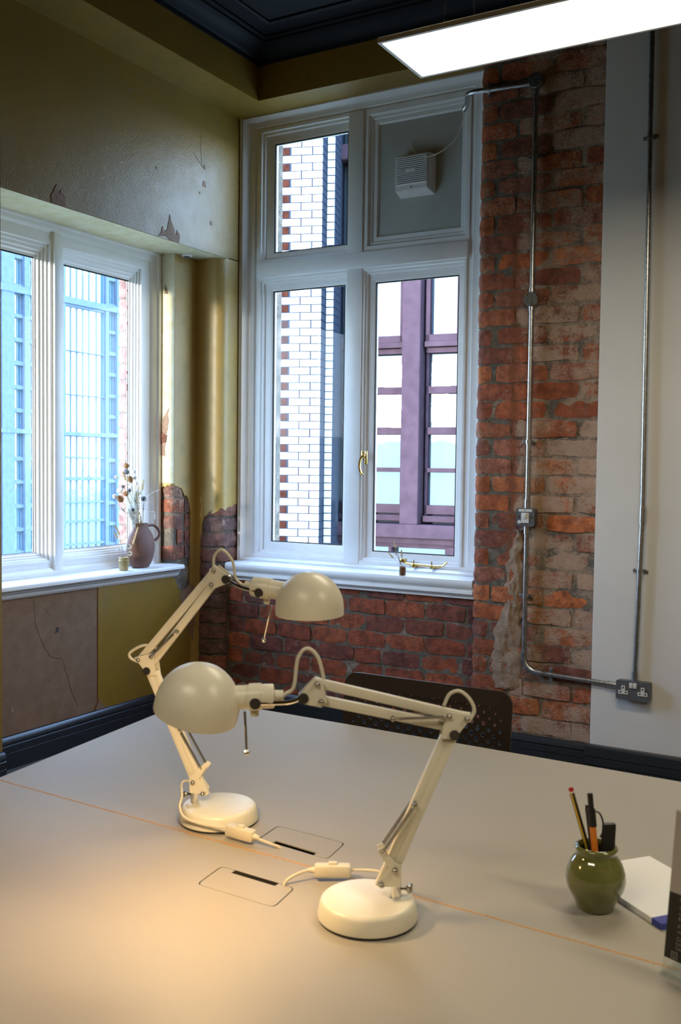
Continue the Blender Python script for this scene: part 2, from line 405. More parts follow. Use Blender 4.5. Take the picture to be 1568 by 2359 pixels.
# skirting boards
def sk_prof(h): return [(0, 0), (.026, 0), (.026, h*.50), (.022, h*.52), (.026, h*.54), (.026, h*.72), (.020, h*.75), (.025, h*.80), (.021, h*.92), (.012, h*.985), (0, h)]
MB().extrude(sk_prof(.148), lambda p, t: (-.171+p[0], t, p[1]), -1.69, -.0).build('baseboard_left', SKIRT, kind='structure')
MB().extrude(sk_prof(.148), lambda p, t: (p[0], t, p[1]), -7.4, -1.53).build('baseboard_left_pier', SKIRT, kind='structure')
MB().extrude(sk_prof(.138), lambda p, t: (t, .078-p[0], p[1]), -.02, 1.515).extrude(sk_prof(.138), lambda p, t: (t, -.002-p[0], p[1]), 1.49, 2.095).build('baseboard_far', SKIRT, kind='structure')
MB().extrude([(0, 0), (.038, 0), (.038, .052), (.033, .055), (.038, .058), (.038, .088), (.033, .091), (.037, .095), (.034, .135), (.026, .143), (0, .143)], lambda p, t: (t, -.015-p[0], p[1]), 2.095, 5.5).build('baseboard_right', SKIRT, kind='structure')

# ------------------------------------------------------------------ bricks
RED = [(.40, .115, .035), (.34, .095, .035), (.28, .085, .04), (.46, .15, .05), (.22, .075, .045), (.38, .13, .06), (.31, .12, .07)]
def brick_mesh(seed):
    rnd = random.Random(seed); b = bmesh.new(); nx, nz = 6, 3; g = []
    for j in range(nz):
        row = []
        for i in range(nx):
            x, z = i/(nx-1)-.5, j/(nz-1)-.5
            ed = (i in (0, nx-1)) or (j in (0, nz-1)); co = (i in (0, nx-1)) and (j in (0, nz-1))
            x += rnd.uniform(-.02, .02); z += rnd.uniform(-.06, .06) if j != 1 else rnd.uniform(-.1, .1)
            if co: x *= .965; z *= .93
            row.append(b.verts.new((x, rnd.uniform(-.03, .04)+(rnd.uniform(.03, .08) if ed else 0)+(.03 if co else 0), z)))
        g.append(row)
    for j in range(nz-1):
        for i in range(nx-1): b.faces.new((g[j][i], g[j][i+1], g[j+1][i+1], g[j+1][i]))
    ring = [g[0][i] for i in range(nx)]+[g[j][nx-1] for j in range(1, nz)]+[g[nz-1][i] for i in range(nx-2, -1, -1)]+[g[j][0] for j in range(nz-2, 0, -1)]
    back = [b.verts.new((v.co.x*1.01, 1, v.co.z*1.01)) for v in ring]
    for k in range(len(ring)): b.faces.new((ring[k], back[k], back[(k+1) % len(ring)], ring[(k+1) % len(ring)]))
    bmesh.ops.recalc_face_normals(b, faces=b.faces)
    me = bpy.data.meshes.new('brick'); b.to_mesh(me); b.free(); me.shade_smooth(); me.set_sharp_from_angle(angle=math.radians(50)); me.materials.append(BR); return me
BMESH = [brick_mesh(s) for s in range(10)]
def brick(parent, x0, x1, y, z0, z1, col, wash, depth=.05):
    o = bpy.data.objects.new('brick', random.choice(BMESH)); C.objects.link(o); o.parent = parent
    o.location = ((x0+x1)/2, y+random.uniform(-.004, .004), (z0+z1)/2); o.scale = (x1-x0, depth, z1-z0)
    o.rotation_euler = (random.uniform(-.02, .02), random.uniform(-.012, .012), random.uniform(-.012, .012))
    o.color = (*col, wash); return o
def path_brick(parent, path, z0, z1, col, wash, depth=.02):
    b = MB(); n = len(path); rows = []
    for j, (f, ins) in enumerate(((0, .004), (.5, 0), (1, .004))):
        row = []
        for i, p in enumerate(path):
            d = Vector(path[min(i+1, n-1)])-Vector(path[max(i-1, 0)]); d.normalize(); nn = Vector((-d.y, d.x))
            e = ins + (.004 if i in (0, n-1) else 0) + random.uniform(-.0035, .0035)
            q = Vector(p)+nn*e
            row.append(b.b.verts.new((q.x, q.y, z0+(z1-z0)*f+random.uniform(-.005, .005)*(1 if j != 1 else 2))))
        rows.append(row)
    lo, hi = [], []
    for i, p in enumerate(path):
        d = Vector(path[min(i+1, n-1)])-Vector(path[max(i-1, 0)]); d.normalize(); nn = Vector((-d.y, d.x)); q = Vector(p)+nn*depth
        lo.append(b.b.verts.new((q.x, q.y, z0))); hi.append(b.b.verts.new((q.x, q.y, z1)))
    rows = [lo]+rows+[hi]
    for a, c in zip(rows, rows[1:]):
        for i in range(n-1): b.b.faces.new((a[i], a[i+1], c[i+1], c[i]))
    for i in (0, n-1): b.b.faces.new([r[i] for r in rows])
    o = b.build('brick', BR, parent); o.color = (*col, wash); return o
rb = random.Random(11)
def bcol(): 
    c = rb.choice(RED); k = rb.uniform(.8, 1.2); return tuple(x*k for x in c)
# pier right of the far window
CO = .0872; z = .142; row = 0
nose = [(1.506, .12)]+arc(1.561, .055, .055, 180, 270, 5)
while z < 3.30:
    z1 = min(z+CO-.0125, 3.333); j = lambda a=.006: rb.uniform(-a, a)
    hi = z > 2.55
    wl = rb.uniform(.15, .55) if not hi else rb.uniform(.3, .7)
    if z < .95: wl += .2
    if row % 2 == 0:
        spans = [('n', .192), (.202, .272), (.284, .506), (.522, .614)]
    else:
        spans = [('n', .092), (.110, .358), (.376, .608)]
    for k, s in enumerate(spans):
        if s[0] == 'n':
            path_brick(wall_far, nose+[(1.561+(s[1]-.055)*f+ (j() if f == 1 else 0), 0) for f in (.4, 1)], z+j(.003), z1+j(.003), bcol(), wl)
        else:
            rt = s[0] > .2
            ws = rb.uniform(.35, 1.0) if rt else rb.uniform(.1, .5)
            if rb.random() < .2: ws = 0
            if 1.75 < z < 2.35 and rb.random() < .35: ws *= .4
            brick(wall_far, 1.506+s[0]+j(), 1.506+s[1]+(j() if s[1] < .6 else 0), 0, z+j(.003), z1+j(.003), bcol(), ws)
    z += CO; row += 1
# panel below the far window sill
z = .10; row = 0
while z < .74:
    z1 = z+CO-.011; x = -.005-(.0 if row % 2 else .11)
    while x < 1.49:
        ln = rb.choice((.215, .215, .215, .15 if row % 3 == 0 else .215)); a, b = max(x, .004), min(x+ln, 1.50)
        if b-a > .03:
            c = rb.choice([(.30, .075, .03), (.26, .065, .03), (.20, .06, .035), (.33, .09, .035), (.17, .055, .04)])
            brick(wall_far, a+rb.uniform(-.004, .004), b, .08, z+rb.uniform(-.003, .003), z1, c, rb.uniform(.0, .28))
        x += ln+.010
    z += CO; row += 1
# exposed rounded bricks at the left of the far window, below the broken plaster
lnose = [(-.150, 0), (-.10, 0)]+arc(-.06, .06, .06, 270, 360, 4)
z = .145; row = 0
while z < 1.19:
    z1 = z+CO-.016; end = [(0, .078)] if z < .73 else [(0, .12), (0, .19)]
    c = rb.choice([(.22, .10, .07), (.17, .09, .075), (.26, .10, .06), (.14, .085, .075)])
    path_brick(wall_far, lnose+end, z, z1, c, rb.uniform(.25, .5))
    z += CO; row += 1
# exposed bricks at the arris right of the left window
z = .86; row = 0
while z < 1.30:
    z1 = z+CO-.012
    hole = .93 < z < 1.02
    c = rb.choice([(.27, .09, .045), (.18, .085, .06), (.12, .075, .065), (.22, .08, .045)])
    dd = .045 if hole else .0
    path_brick(wall_left, [(-.31, -.188+dd), (-.24, -.188+dd), (-.185, -.188+dd*.6), (-.174, -.183+dd*.6), (-.173, -.12), (-.173, -.118+rb.uniform(0, .02))], z, z1, c, rb.uniform(.4, .9))
    path_brick(wall_left, [(-.173, -.09), (-.173, -.05), (-.173, -.02)], z, z1, rb.choice([(.25, .10, .07), (.15, .08, .07)]), rb.uniform(.2, .5))
    z += CO; row += 1
# red brick outer reveal of the left window
z = .80
while z < 2.54:
    o = brick(wall_left, -.03, .03, 0, 0, CO-.010, (.24, .13, .115), .5)
    o.location = (-.366, -.3925, z+.038); o.rotation_euler = (0, 0, 0)
    z += CO

# plaster skins with broken edges
A1 = 2.545
pn = [(-.171, 0), (-.157, 0), (-.150, 0), (-.142, 0), (-.128, 0), (-.112, 0), (-.085, 0)]+arc(-.06, .06, .06, 270, 360, 8)+[(0, .12), (0, .16), (0, .235)]
zb = [0, 0, .60, .93, 1.06, 1.10, 1.115]+[1.12, 1.125, 1.13, 1.13, 1.135, 1.14, 1.14, 1.142, 1.15]+[1.15, 1.165, 1.12]
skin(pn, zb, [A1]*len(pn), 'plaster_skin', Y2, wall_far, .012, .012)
pr = [(-.31, -.195), (-.262, -.195), (-.215, -.195), (-.171, -.195), (-.171, -.165), (-.171, -.13), (-.171, -.10), (-.171, -.07), (-.171, -.05), (-.171, -.04), (-.171, 0)]
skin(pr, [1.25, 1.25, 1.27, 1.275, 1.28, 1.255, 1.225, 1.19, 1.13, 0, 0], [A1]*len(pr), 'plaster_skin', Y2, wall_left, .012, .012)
MB().box(-.262, -.172, -.1965, -.19, 1.285, 2.545, 0).build('lit_reveal_sheet', YP, wall_left, smooth=False)  # pale sheet paints the window light onto the reveal
m = MB(); m.face([(-.30, -1.68, 2.5385), (-.001, -1.535, 2.5385), (-.001, .055, 2.5385), (-.30, .0, 2.5385)]); m.build('lit_soffit_sheet', YP, wall_left, smooth=False)  # window light on the soffit, painted as a paler sheet
pl_ = [(-.171, -.778), (-.171, -.50), (-.171, -.21), (-.171, -.15), (-.171, -.10), (-.171, -.045)]
skin(pl_, [0]*6, [.79, .79, .79, .70, .66, .60], 'plaster_skin', Y, wall_left, .012, .014)
MB().box(-.19, -.175, -1.70, -.77, .0, .79).build('bare_plaster', BARE, wall_left, smooth=False, label='unpainted pinkish brown plaster below the left window')
def flat_patch(name, mat, parent, pts, axis, v, t=.002):
    """thin chip of irregular outline lying on a wall plane, pts = (u, z)"""
    m = MB(); poly = []
    for i, (a, b) in enumerate(pts):
        c, d = pts[(i+1) % len(pts)]
        for k in range(3):
            f = k/3; s_ = .08*math.hypot(c-a, d-b)
            poly.append((a+(c-a)*f+(rb.uniform(-s_, s_) if k else 0), b+(d-b)*f+(rb.uniform(-s_, s_) if k else 0)))
    if axis == 'x': m.extrude(poly, lambda p, q: (q, p[0], p[1]), v-.003, v+t)
    else: m.extrude(poly, lambda p, q: (p[0], q, p[1]), v+.003, v-t)
    return m.build(name, mat, parent, smooth=False)
flat_patch('plaster_chip', CHIP, wall_left, [(-1.245, 2.545), (-1.17, 2.543), (-1.165, 2.58), (-1.19, 2.615), (-1.20, 2.59), (-1.215, 2.63), (-1.235, 2.60), (-1.25, 2.57)], 'x', 0)
flat_patch('plaster_chip', CHIP, wall_left, [(-.53, 2.545), (-.37, 2.542), (-.365, 2.58), (-.385, 2.605), (-.39, 2.575), (-.42, 2.62), (-.445, 2.67), (-.46, 2.60), (-.48, 2.575), (-.50, 2.60), (-.515, 2.56)], 'x', 0)
for y, zz, s in ((-.163, 2.894, .016), (-.163, 2.985, .011), (-.74, 3.20, .008), (-.70, 3.22, .006), (-.55, 2.88, .007), (-.20, 2.84, .006), (-.9, 2.95, .005), (-1.05, 3.05, .005), (-.1, 2.70, .01)):
    flat_patch('plaster_chip', CHIP, wall_left, [(y-s, zz-s*.7), (y+s, zz-s), (y+s*.8, zz+s), (y-s*.6, zz+s*1.2)], 'x', 0, .001)
# chip in the bright reveal, and stains in the corner
flat_patch('plaster_chip', CHIP, wall_left, [(-.262, 1.44), (-.232, 1.43), (-.225, 1.55), (-.215, 1.60), (-.205, 1.70), (-.235, 1.66), (-.262, 1.60)], 'y', -.1968, .002)
flat_patch('plaster_chip', BR, wall_left, [(-.262, 1.50), (-.225, 1.51), (-.22, 1.55), (-.26, 1.57)], 'y', -.199, .002).color = (.2, .085, .05, .4)
flat_patch('plaster_chip', CHIP, wall_left, [(-.245, 2.325), (-.215, 2.32), (-.225, 2.35), (-.232, 2.375), (-.24, 2.35)], 'y', -.1968, .0015)
flat_patch('bare_patch', BARE, wall_left, [(-.15, .66), (-.05, .72), (-.012, .70), (-.004, .52), (-.02, .38), (-.05, .46), (-.06, .40), (-.08, .55), (-.12, .60)], 'x', -.171, .001)
flat_patch('bare_patch', BARE, wall_left, [(-.80, .14), (-.73, .14), (-.735, .17), (-.755, .165), (-.765, .20), (-.785, .18)], 'x', -.171, .003)
flat_patch('bare_patch', CRACK, wall_left, [(-1.065, .575), (-1.04, .58), (-1.035, .60), (-1.055, .605)], 'x', -.175, .001)
flat_patch('bare_patch', CHIP, wall_left, [(-1.33, .245), (-1.31, .25), (-1.315, .28), (-1.335, .27)], 'x', -.175, .001)
def crack(pts, axis, v, parent, r=.0013):
    pp = []
    for (a, b), (c, d) in zip(pts, pts[1:]):
        for k in range(5): pp.append((a+(c-a)*k/5+rb.uniform(-.004, .004), b+(d-b)*k/5+rb.uniform(-.003, .003)))
    pp.append(pts[-1])
    MB().tube([(v, a, b) if axis == 'x' else (a, v, b) for a, b in pp], [r*rb.uniform(.5, 1.2) for _ in pp], 4).build('crack', CRACK, parent)
crack([(-1.191, .75), (-1.185, .63), (-1.13, .52), (-1.085, .462), (-1.02, .446), (-.985, .36), (-.955, .27), (-.915, .19)], 'x', -.175, wall_left)
crack([(-1.17, .72), (-1.12, .70), (-1.10, .665)], 'x', -.175, wall_left, .0008)
crack([(-.19, 3.15), (-.195, 3.08), (-.185, 2.98)], 'x', .0003, wall_left, .001)
crack([(-.26, 3.04), (-.19, 2.985)], 'x', .0003, wall_left, .001)

# rough plaster left on the pier, and mortar crumbs on the skirting
def lump(name, mat, parent, cols, axis_y, amp):
    m = MB(); g = []; K = 18
    for (xa, xb, zz), (xc, xd, z2) in zip(cols, cols[1:]):
        for q in range(5):
            f0 = q/5; za = zz+(z2-zz)*f0; row = []
            l_ = xa+(xc-xa)*f0+.030*noise.noise(Vector((za*22, 1.7, 0)))+.008*noise.noise(Vector((za*70, 4, 0))); r_ = xb+(xd-xb)*f0+.034*noise.noise(Vector((za*24, 7.3, 0)))+.008*noise.noise(Vector((za*80, 9, 0)))
            for i in range(K+1):
                f = i/K; x = l_+(r_-l_)*f; e = min(1, 2.6*f, 2.6*(1-f)) if 0 < f < 1 else 0
                h = amp*e*(.55+.7*noise.noise(Vector((x*22, za*16, 3.1)))+.6*noise.noise(Vector((x*60, za*52, 1.1)))+.4*noise.noise(Vector((x*150, za*140, 5.1))))
                row.append(m.b.verts.new((x, axis_y-max(h, -.003)+(.006 if e == 0 else 0), za)))
            g.append(row)
    for a, b in zip(g, g[1:]):
        for i in range(K): m.b.faces.new((a[i], a[i+1], b[i+1], b[i]))
    return m.build(name, mat, parent, ang=70)
lump('rough_plaster', LUMP, wall_far, [(1.725, 1.765, 1.10), (1.71, 1.775, 1.03), (1.70, 1.775, .95), (1.69, 1.78, .88), (1.675, 1.78, .81), (1.665, 1.76, .74), (1.65, 1.755, .68), (1.65, 1.78, .62), (1.63, 1.775, .56), (1.635, 1.785, .50), (1.62, 1.78, .44), (1.625, 1.775, .38), (1.64, 1.73, .33)], .001, .013)
m = MB()
for i in range(26):
    x = rb.uniform(-.03, .30); s = rb.uniform(.008, .022)*(1-.5*max(0, x)/.3)
    m.sphere((x, .066-rb.uniform(0, .012), .138+s*.5+rb.uniform(0, .03)*(1-max(x, 0)/.3)), s, 7, 5, .8)
m.build('mortar_crumbs', LUMP, wall_far, kind='stuff')

# ------------------------------------------------------------------ window 1 (left wall)
f1 = lambda u, v, o: (-.31+o, u, v)
w1 = MB().frame(f1, (-1.70, -.197, .835, 2.548), (-1.565, -.335, .925, 2.44), [(0, -.02), (0, .048), (.06, .052), (.16, .050), (.2, .040), (.3, .038), (.45, .030), (.5, .024), (.62, .024), (.95, .020), (1, .016), (1, -.02)]).build('window_1', WP, kind='structure')
MB().box(-.34, -.268, -.972, -.921, .86, 2.50, .003).build('mullion', WP, w1)
for (u0, u1, gl) in ((-1.585, -.972, (-1.51, -1.050)), (-.921, -.325, (-.860, -.389))):
    s_ = MB().frame(f1, (u0, u1, .90, 2.46), (gl[0], gl[1], .955, 2.372), [(0, -.03), (0, .028), (.22, .028), (.26, .018), (.42, .016), (.46, .008), (.62, .006), (.68, -.002), (.82, -.003), (.88, -.012), (1, -.014), (1, -.03)]).build('sash', WP, w1)
    MB().frame(lambda u, v, o: (-.335+o, u, v), (gl[0]-.004, gl[1]+.004, .951, 2.376), (gl[0]+.002, gl[1]-.001, .957, 2.366), [(0, .006), (1, .006), (1, 0)]).build('putty_line', GAP, s_, smooth=False)
    MB().box(-.337, -.333, gl[0]-.01, gl[1]+.01, .945, 2.382).build('glass_pane', GLASS, w1, smooth=False)
nosep = [(-.33, .842), (-.122, .838), (-.114, .834), (-.111, .826), (-.112, .816), (-.120, .810), (-.136, .808), (-.140, .798), (-.150, .792), (-.154, .778), (-.165, .774), (-.165, .77), (-.33, .77)]
MB().extrude(nosep, lambda p, t: (p[0], t, p[1]), -1.69, -.172).build('sill', WP, w1)

# ------------------------------------------------------------------ window 2 (far wall)
f2 = lambda u, v, o: (u, .235-o, v)
w2 = MB().frame(f2, (0, 1.515, .842, 3.345), (.115, 1.37, .90, 3.262), [(0, -.03), (0, .075), (.07, .082), (.14, .074), (.2, .078), (.34, .066), (.42, .044), (.5, .040), (.72, .040), (.78, .030), (.92, .028), (1, .024), (1, -.03)]).build('window_2', WP, kind='structure')
MB().box(.688, .780, .19, .262, .86, 3.27, .004).build('mullion', WP, w2)
MB().box(.10, 1.38, .186, .262, 2.442, 2.528, .004).build('transom', WP, w2)
STEP = [(0, -.03), (0, .036), (.2, .036), (.26, .026), (.4, .024), (.46, .012), (.6, .010), (.85, .008), (1, .002), (1, -.03)]
for op, gl in (((.105, .692, 2.525, 3.27), (.192, .666, 2.586, 3.188)), ((.105, .692, .875, 2.445), (.189, .657, .957, 2.371)), ((.776, 1.375, .875, 2.445), (.845, 1.322, .935, 2.367))):
    s_ = MB().frame(f2, op, gl, STEP).build('sash', WP, w2)
    MB().frame(lambda u, v, o: (u, .2345-o, v), (gl[0]-.003, gl[1]+.003, gl[2]-.003, gl[3]+.003), (gl[0]+.004, gl[1]-.004, gl[2]+.004, gl[3]-.004), [(0, .002), (1, .002), (1, -.01)]).build('putty_line', GAP, s_, smooth=False)
    MB().box(gl[0]-.01, gl[1]+.01, .243, .247, gl[2]-.01, gl[3]+.01).build('glass_pane', GLASS, w2, smooth=False)
MB().frame(f2, (.776, 1.385, 2.525, 3.27), (.855, 1.325, 2.612, 3.19), [(0, -.03), (0, .036), (.35, .034), (.45, .020), (.6, .018), (.66, .012), (.9, .010), (1, .0), (1, -.03)]).build('panel_frame', WP, w2)
MB().box(.84, 1.34, .236, .25, 2.59, 3.21).build('blank_panel', PANELW, w2, smooth=False)
nosep2 = [(.26, .850), (.055, .840), (.046, .836), (.041, .826), (.041, .812), (.048, .800), (.060, .796), (.060, .786), (.050, .782), (.048, .770), (.056, .760), (.064, .756), (.064, .745), (.072, .742), (.26, .742)]
MB().extrude(nosep2, lambda p, t: (t, p[0], p[1]), .003, 1.500).build('sill', WP, w2)
h = MB().box(.812, .826, .190, .200, 1.402, 1.474, .002).box(.794, .806, .184, .192, 1.43, 1.474, .002).build('casement_handle', BRASS, w2, label='brass casement handle')
MB().cyl((.812, .194, 1.447), (.812, .172, 1.447), .009).tube(catmull([(.812, .176, 1.447), (.800, .168, 1.43), (.796, .164, 1.40), (.799, .164, 1.37), (.812, .168, 1.345)]), [.007]+[.0065]*22+[.008, .006], 10).build('lever', BRASS, h)
h = MB().tube(catmull([(1.06, .165, .905), (1.08, .16, .89), (1.16, .155, .887), (1.25, .15, .884), (1.29, .15, .888), (1.31, .148, .902), (1.318, .148, .910)]), .0055, 8).build('casement_stay', BRASS, w2, label='brass casement stay with a curled end')
MB().box(1.05, 1.075, .15, .19, .893, .913, .002).box(1.12, 1.135, .15, .20, .87, .889, .001).box(1.225, 1.24, .148, .20, .87, .886, .001).cyl((1.128, .158, .885), (1.128, .158, .91), .003, 8).cyl((1.232, .153, .883), (1.232, .153, .908), .003, 8).build('stay_peg', BRASS, h)

# ------------------------------------------------------------------ extractor fan, sensor
fan = empty('extractor_fan', (1.075, .236, 2.90), 'white louvred extractor fan on the blank window panel', 'fan')
pf = [(-.088, 2.797), (.088, 2.797), (.088, 2.985), (-.088, 2.985)]
m = MB(); X = 1.075
front = [(X-.098, .178, 2.812), (X+.088, .178, 2.812), (X+.088, .178, 2.992), (X-.098, .178, 2.992)]; back = [(X-.075, .236, 2.785), (X+.118, .236, 2.785), (X+.118, .236, 3.0), (X-.075, .236, 3.0)]
back = [(X-.098, .237, 2.79), (X+.105, .237, 2.79), (X+.105, .237, 2.995), (X-.098, .237, 2.995)]
fv = [m.b.verts.new(p) for p in front]; bv = [m.b.verts.new(p) for p in back]; m.b.faces.new(fv)
for i in range(4): m.b.faces.new((fv[i], fv[(i+1) % 4], bv[(i+1) % 4], bv[i]))
bmesh.ops.bevel(m.b, geom=list(m.b.edges), offset=.004, segments=2, affect='EDGES')
hs = m.build('housing', WPL, fan)
g = MB()
for i in range(15):
    zz = 2.842+i*.0097
    g.box(X-.094, X+.084, .171, .179, zz, zz+.0058, .001, seg=1)
g.build('louvre', WPL, fan)
gb = MB()
gb.box(X-.09, X+.08, .1765, .1780, 2.845, 2.985).build('louvre_gap', GAP, fan, smooth=False)
MB().box(X-.035, X+.02, .169, .173, 2.906, 2.920, .001).build('name_plate', WPL, fan)
MB().cyl((X-.005, .1785, 2.827), (X-.005, .1745, 2.827), .0035, 8).build('screw', SCREW, fan)
MB().tube(catmull([(1.04, .232, 3.075), (1.055, .215, 3.035), (1.10, .19, 2.985), (1.165, .175, 2.965), (1.24, .18, 2.985), (1.31, .19, 3.04), (1.355, .17, 3.12), (1.37, .12, 3.165)]), .0028, 8).build('flex', CORD, fan)
sen = empty('ceiling_sensor', (-.142, -.128, 2.54), 'small round white fitting under the soffit above the left window', 'sensor')
MB().lathe([(0, 0), (.032, 0), (.032, -.006), (.028, -.010), (.0, -.010)], (-.142, -.128, 2.54), 24).build('rim', WPL, sen)
MB().lathe([(.018, -.010), (.014, -.018), (0, -.019)], (-.142, -.128, 2.54), 20).build('lens', GREYM, sen)

# ------------------------------------------------------------------ conduits
def saddle(parent, p, axis, r=.0135, ywall=0):
    """spacer bar saddle across a conduit; axis = direction across"""
    a = Vector(axis); p = Vector(p); m = MB()
    q = [p+a*x+Vector((0, -y, 0)) for x, y in ((-.030, -.012), (-.030, -.008), (-.016, -.007))]
    m.obox(p+a*.023+Vector((0, .010, 0)), a, (0, 1, 0), a.cross(Vector((0, 1, 0))), .020, .003, .016, .001)
    m.obox(p-a*.023+Vector((0, .010, 0)), a, (0, 1, 0), a.cross(Vector((0, 1, 0))), .020, .003, .016, .001)
    up = a.cross(Vector((0, 1, 0)))
    prof = [(math.cos(t)*r1, math.sin(t)*r1) for r1, ts in ((r, range(0, 181, 20)), (r+.002, range(180, -1, -20))) for t in [math.radians(d) for d in ts]]
    m.extrude(prof, lambda c, t: p+a*c[0]+Vector((0, -c[1], 0))+up*t, -.008, .008)
    m.obox(p+Vector((0, .016, 0)), a, (0, 1, 0), up, .06, .008, .014)
    for s in (-1, 1): m.cyl(p+a*.025*s+Vector((0, .009, 0)), p+a*.025*s+Vector((0, .005, 0)), .004, 8)
    return m.build('saddle_clip', GV, parent)
YC = -.026
cn = empty('conduit_run', (1.797, YC, .43), 'galvanised conduit run on the brick pier, from round box down to the double socket', 'conduit')
MB().cyl((1.797, YC, 3.12), (1.797, YC, 2.20), .0115).build('pipe', GV, cn)
MB().cyl((1.797, YC, 2.14), (1.797, YC, 1.205), .0115).build('pipe', GV, cn)
MB().cyl((1.796, YC, 1.122), (1.796, YC, .515), .0115).build('pipe', GV, cn)
MB().cyl((1.865, YC, .441), (2.235, YC, .427), .0115).build('pipe', GV, cn)
MB().tube([(1.775, YC, 3.150), (1.56, YC, 3.160), (1.50, YC, 3.163)]+[(1.50-.06*math.sin(t), YC+.05-.05*math.cos(t)+.0, 3.163) for t in (.4, .8, 1.2)]+[(1.424, .06, 3.158), (1.40, .095, 3.15), (1.385, .105, 3.135)], .0125, 12).build('pipe', GV, cn)
MB().tube([(1.796, YC, .53)]+[(1.796+.068-.068*math.cos(t), YC, .51-.068*math.sin(t)) for t in [i*math.pi/16 for i in range(9)]]+[(1.885, YC, .4405)], .0145, 14).build('elbow', GV, cn)
for zc, rad in ((3.157, .034), (2.169, .033)):
    bx = MB().lathe([(0, 0), (rad*.96, 0), (rad, .002), (rad, .036), (0, .036)], m=Matrix.Translation((1.797, YC-.020, zc)) @ Matrix.Rotation(-math.pi/2, 4, 'X'), n=32).build('junction_box', GV, cn)
    for s in (-1, 1): MB().cyl((1.797-.014*s, YC-.020, zc+.017*s), (1.797-.014*s, YC-.024, zc+.017*s), .0035, 8).build('screw', BRASS, bx)
    MB().cyl((1.797, YC, zc-rad*.9), (1.797, YC, zc-rad-.020), .0145).build('spout', GV, bx)
    if zc < 3: MB().cyl((1.797, YC, zc+rad*.9), (1.797, YC, zc+rad+.018), .0145).build('spout', GV, bx)
    else: MB().cyl((1.797-rad*.9, YC, zc-.006), (1.797-rad-.02, YC, zc-.005), .0145).build('spout', GV, bx)
MB().cyl((1.797, YC, 1.206), (1.797, YC, 1.245), .0145).build('coupling', GV, cn); MB().cyl((1.796, YC, 1.122), (1.796, YC, 1.085), .0145).build('coupling', GV, cn)
MB().cyl((2.19, YC, .4288), (2.235, YC, .427), .0145).build('coupling', GV, cn)
for p in ((1.797, YC, 2.818), (1.797, YC, 1.514), (1.797, YC, .794)): saddle(cn, p, (1, 0, 0))
saddle(cn, (1.925, YC, .439), (0, 0, 1)); saddle(cn, (1.565, YC, 3.160), (0, 0, 1))
c2 = empty('conduit_drop', (2.318, -.032, .46), 'galvanised conduit drop on the white wall above the double socket', 'conduit')
Y2 = -.033
MB().cyl((2.312, Y2, 3.335), (2.325, Y2, 1.19), .0115).build('pipe', GV, c2)
MB().cyl((2.325, Y2, 1.19), (2.310, Y2, .455), .0115).build('pipe', GV, c2)
MB().cyl((2.3252, Y2, 1.228), (2.3245, Y2, 1.158), .0145).build('coupling', GV, c2); MB().cyl((2.3107, Y2, .50), (2.310, Y2, .45), .0145).build('coupling', GV, c2)
saddle(c2, (2.3155, Y2, 2.823), (1, 0, 0)); saddle(c2, (2.3205, Y2, .947), (1, 0, 0))

# fused switch on the pier
sw = empty('fused_switch', (1.796, -.01, 1.164), 'square grey metal-clad fused switch on the brick pier', 'switch')
toxz = lambda cx, cz, y: Matrix.Translation((cx, y, cz)) @ Matrix.Rotation(math.pi/2, 4, 'X')
MB().prism(rrect(-.043, .043, -.041, .041, .009), 0, .036, toxz(1.796, 1.164, -.006)).build('back_box', GREYM, sw)
MB().prism(rrect(-.044, .044, -.042, .042, .009), 0, .008, toxz(1.796, 1.164, -.042)).build('face_plate', GREYM, sw)
MB().prism(rrect(-.019, .018, -.026, .021, .002), 0, .003, toxz(1.796, 1.164, -.050)).build('fuse_carrier', WPL, sw)
MB().box(1.787, 1.803, -.059, -.053, 1.158, 1.184, .002).build('rocker', WPL, sw)
MB().cyl((1.768, -.050, 1.142), (1.768, -.053, 1.142), .0085, 16).build('flex_outlet', WPL, sw)
lb = MB().box(1.763, 1.828, -.0505, -.0496, 1.190, 1.202).build('label_strip', WPL, sw, smooth=False)
MB().box(1.790, 1.801, -.0508, -.0504, 1.1968, 1.1980).box(1.790, 1.796, -.0508, -.0504, 1.1932, 1.1944).build('print_dash', INKD, lb, smooth=False)
for s in (-1, 1): MB().cyl((1.796+.031*s, -.050, 1.165), (1.796+.031*s, -.0525, 1.165), .004, 10).build('screw', CHROME, sw)
# double socket
so = empty('double_socket', (2.309, -.015, .416), 'grey metal-clad double socket with white inserts on the white wall', 'socket')
MB().prism(rrect(-.073, .073, -.041, .041, .008), 0, .036, toxz(2.309, .416, -.013)).build('back_box', GREYM, so)
MB().prism(rrect(-.0745, .0745, -.0425, .0425, .008), 0, .007, toxz(2.309, .416, -.049)).build('face_plate', GREYM, so)
for dx in (-.042, .042):
    poly = [(-.021, -.016), (.021, -.016), (.021, 0), (.008, 0), (.008, .022), (-.008, .022), (-.008, 0), (-.021, 0)]
    o = MB().prism(poly, 0, .003, toxz(2.309+dx, .414, -.056)).build('socket_insert', WPL, so)
    q = MB()
    for x, zz, a, b in ((0, .013, .0024, .0045), (-.0115, -.007, .0040, .0026), (.0115, -.007, .0040, .0026)): q.box(2.309+dx+x-a, 2.309+dx+x+a, -.0598, -.0588, .414+zz-b, .414+zz+b)
    q.build('pin_hole', GAP, o, smooth=False)
for dx in (-.0085, .0085): MB().box(2.309+dx-.0078, 2.309+dx+.0078, -.062, -.055, .428, .452, .002).build('rocker', WPL, so)
for s in (-1, 1): MB().cyl((2.309+.064*s, -.056, .421), (2.309+.064*s, -.058, .421), .003, 10).build('screw', CHROME, so)

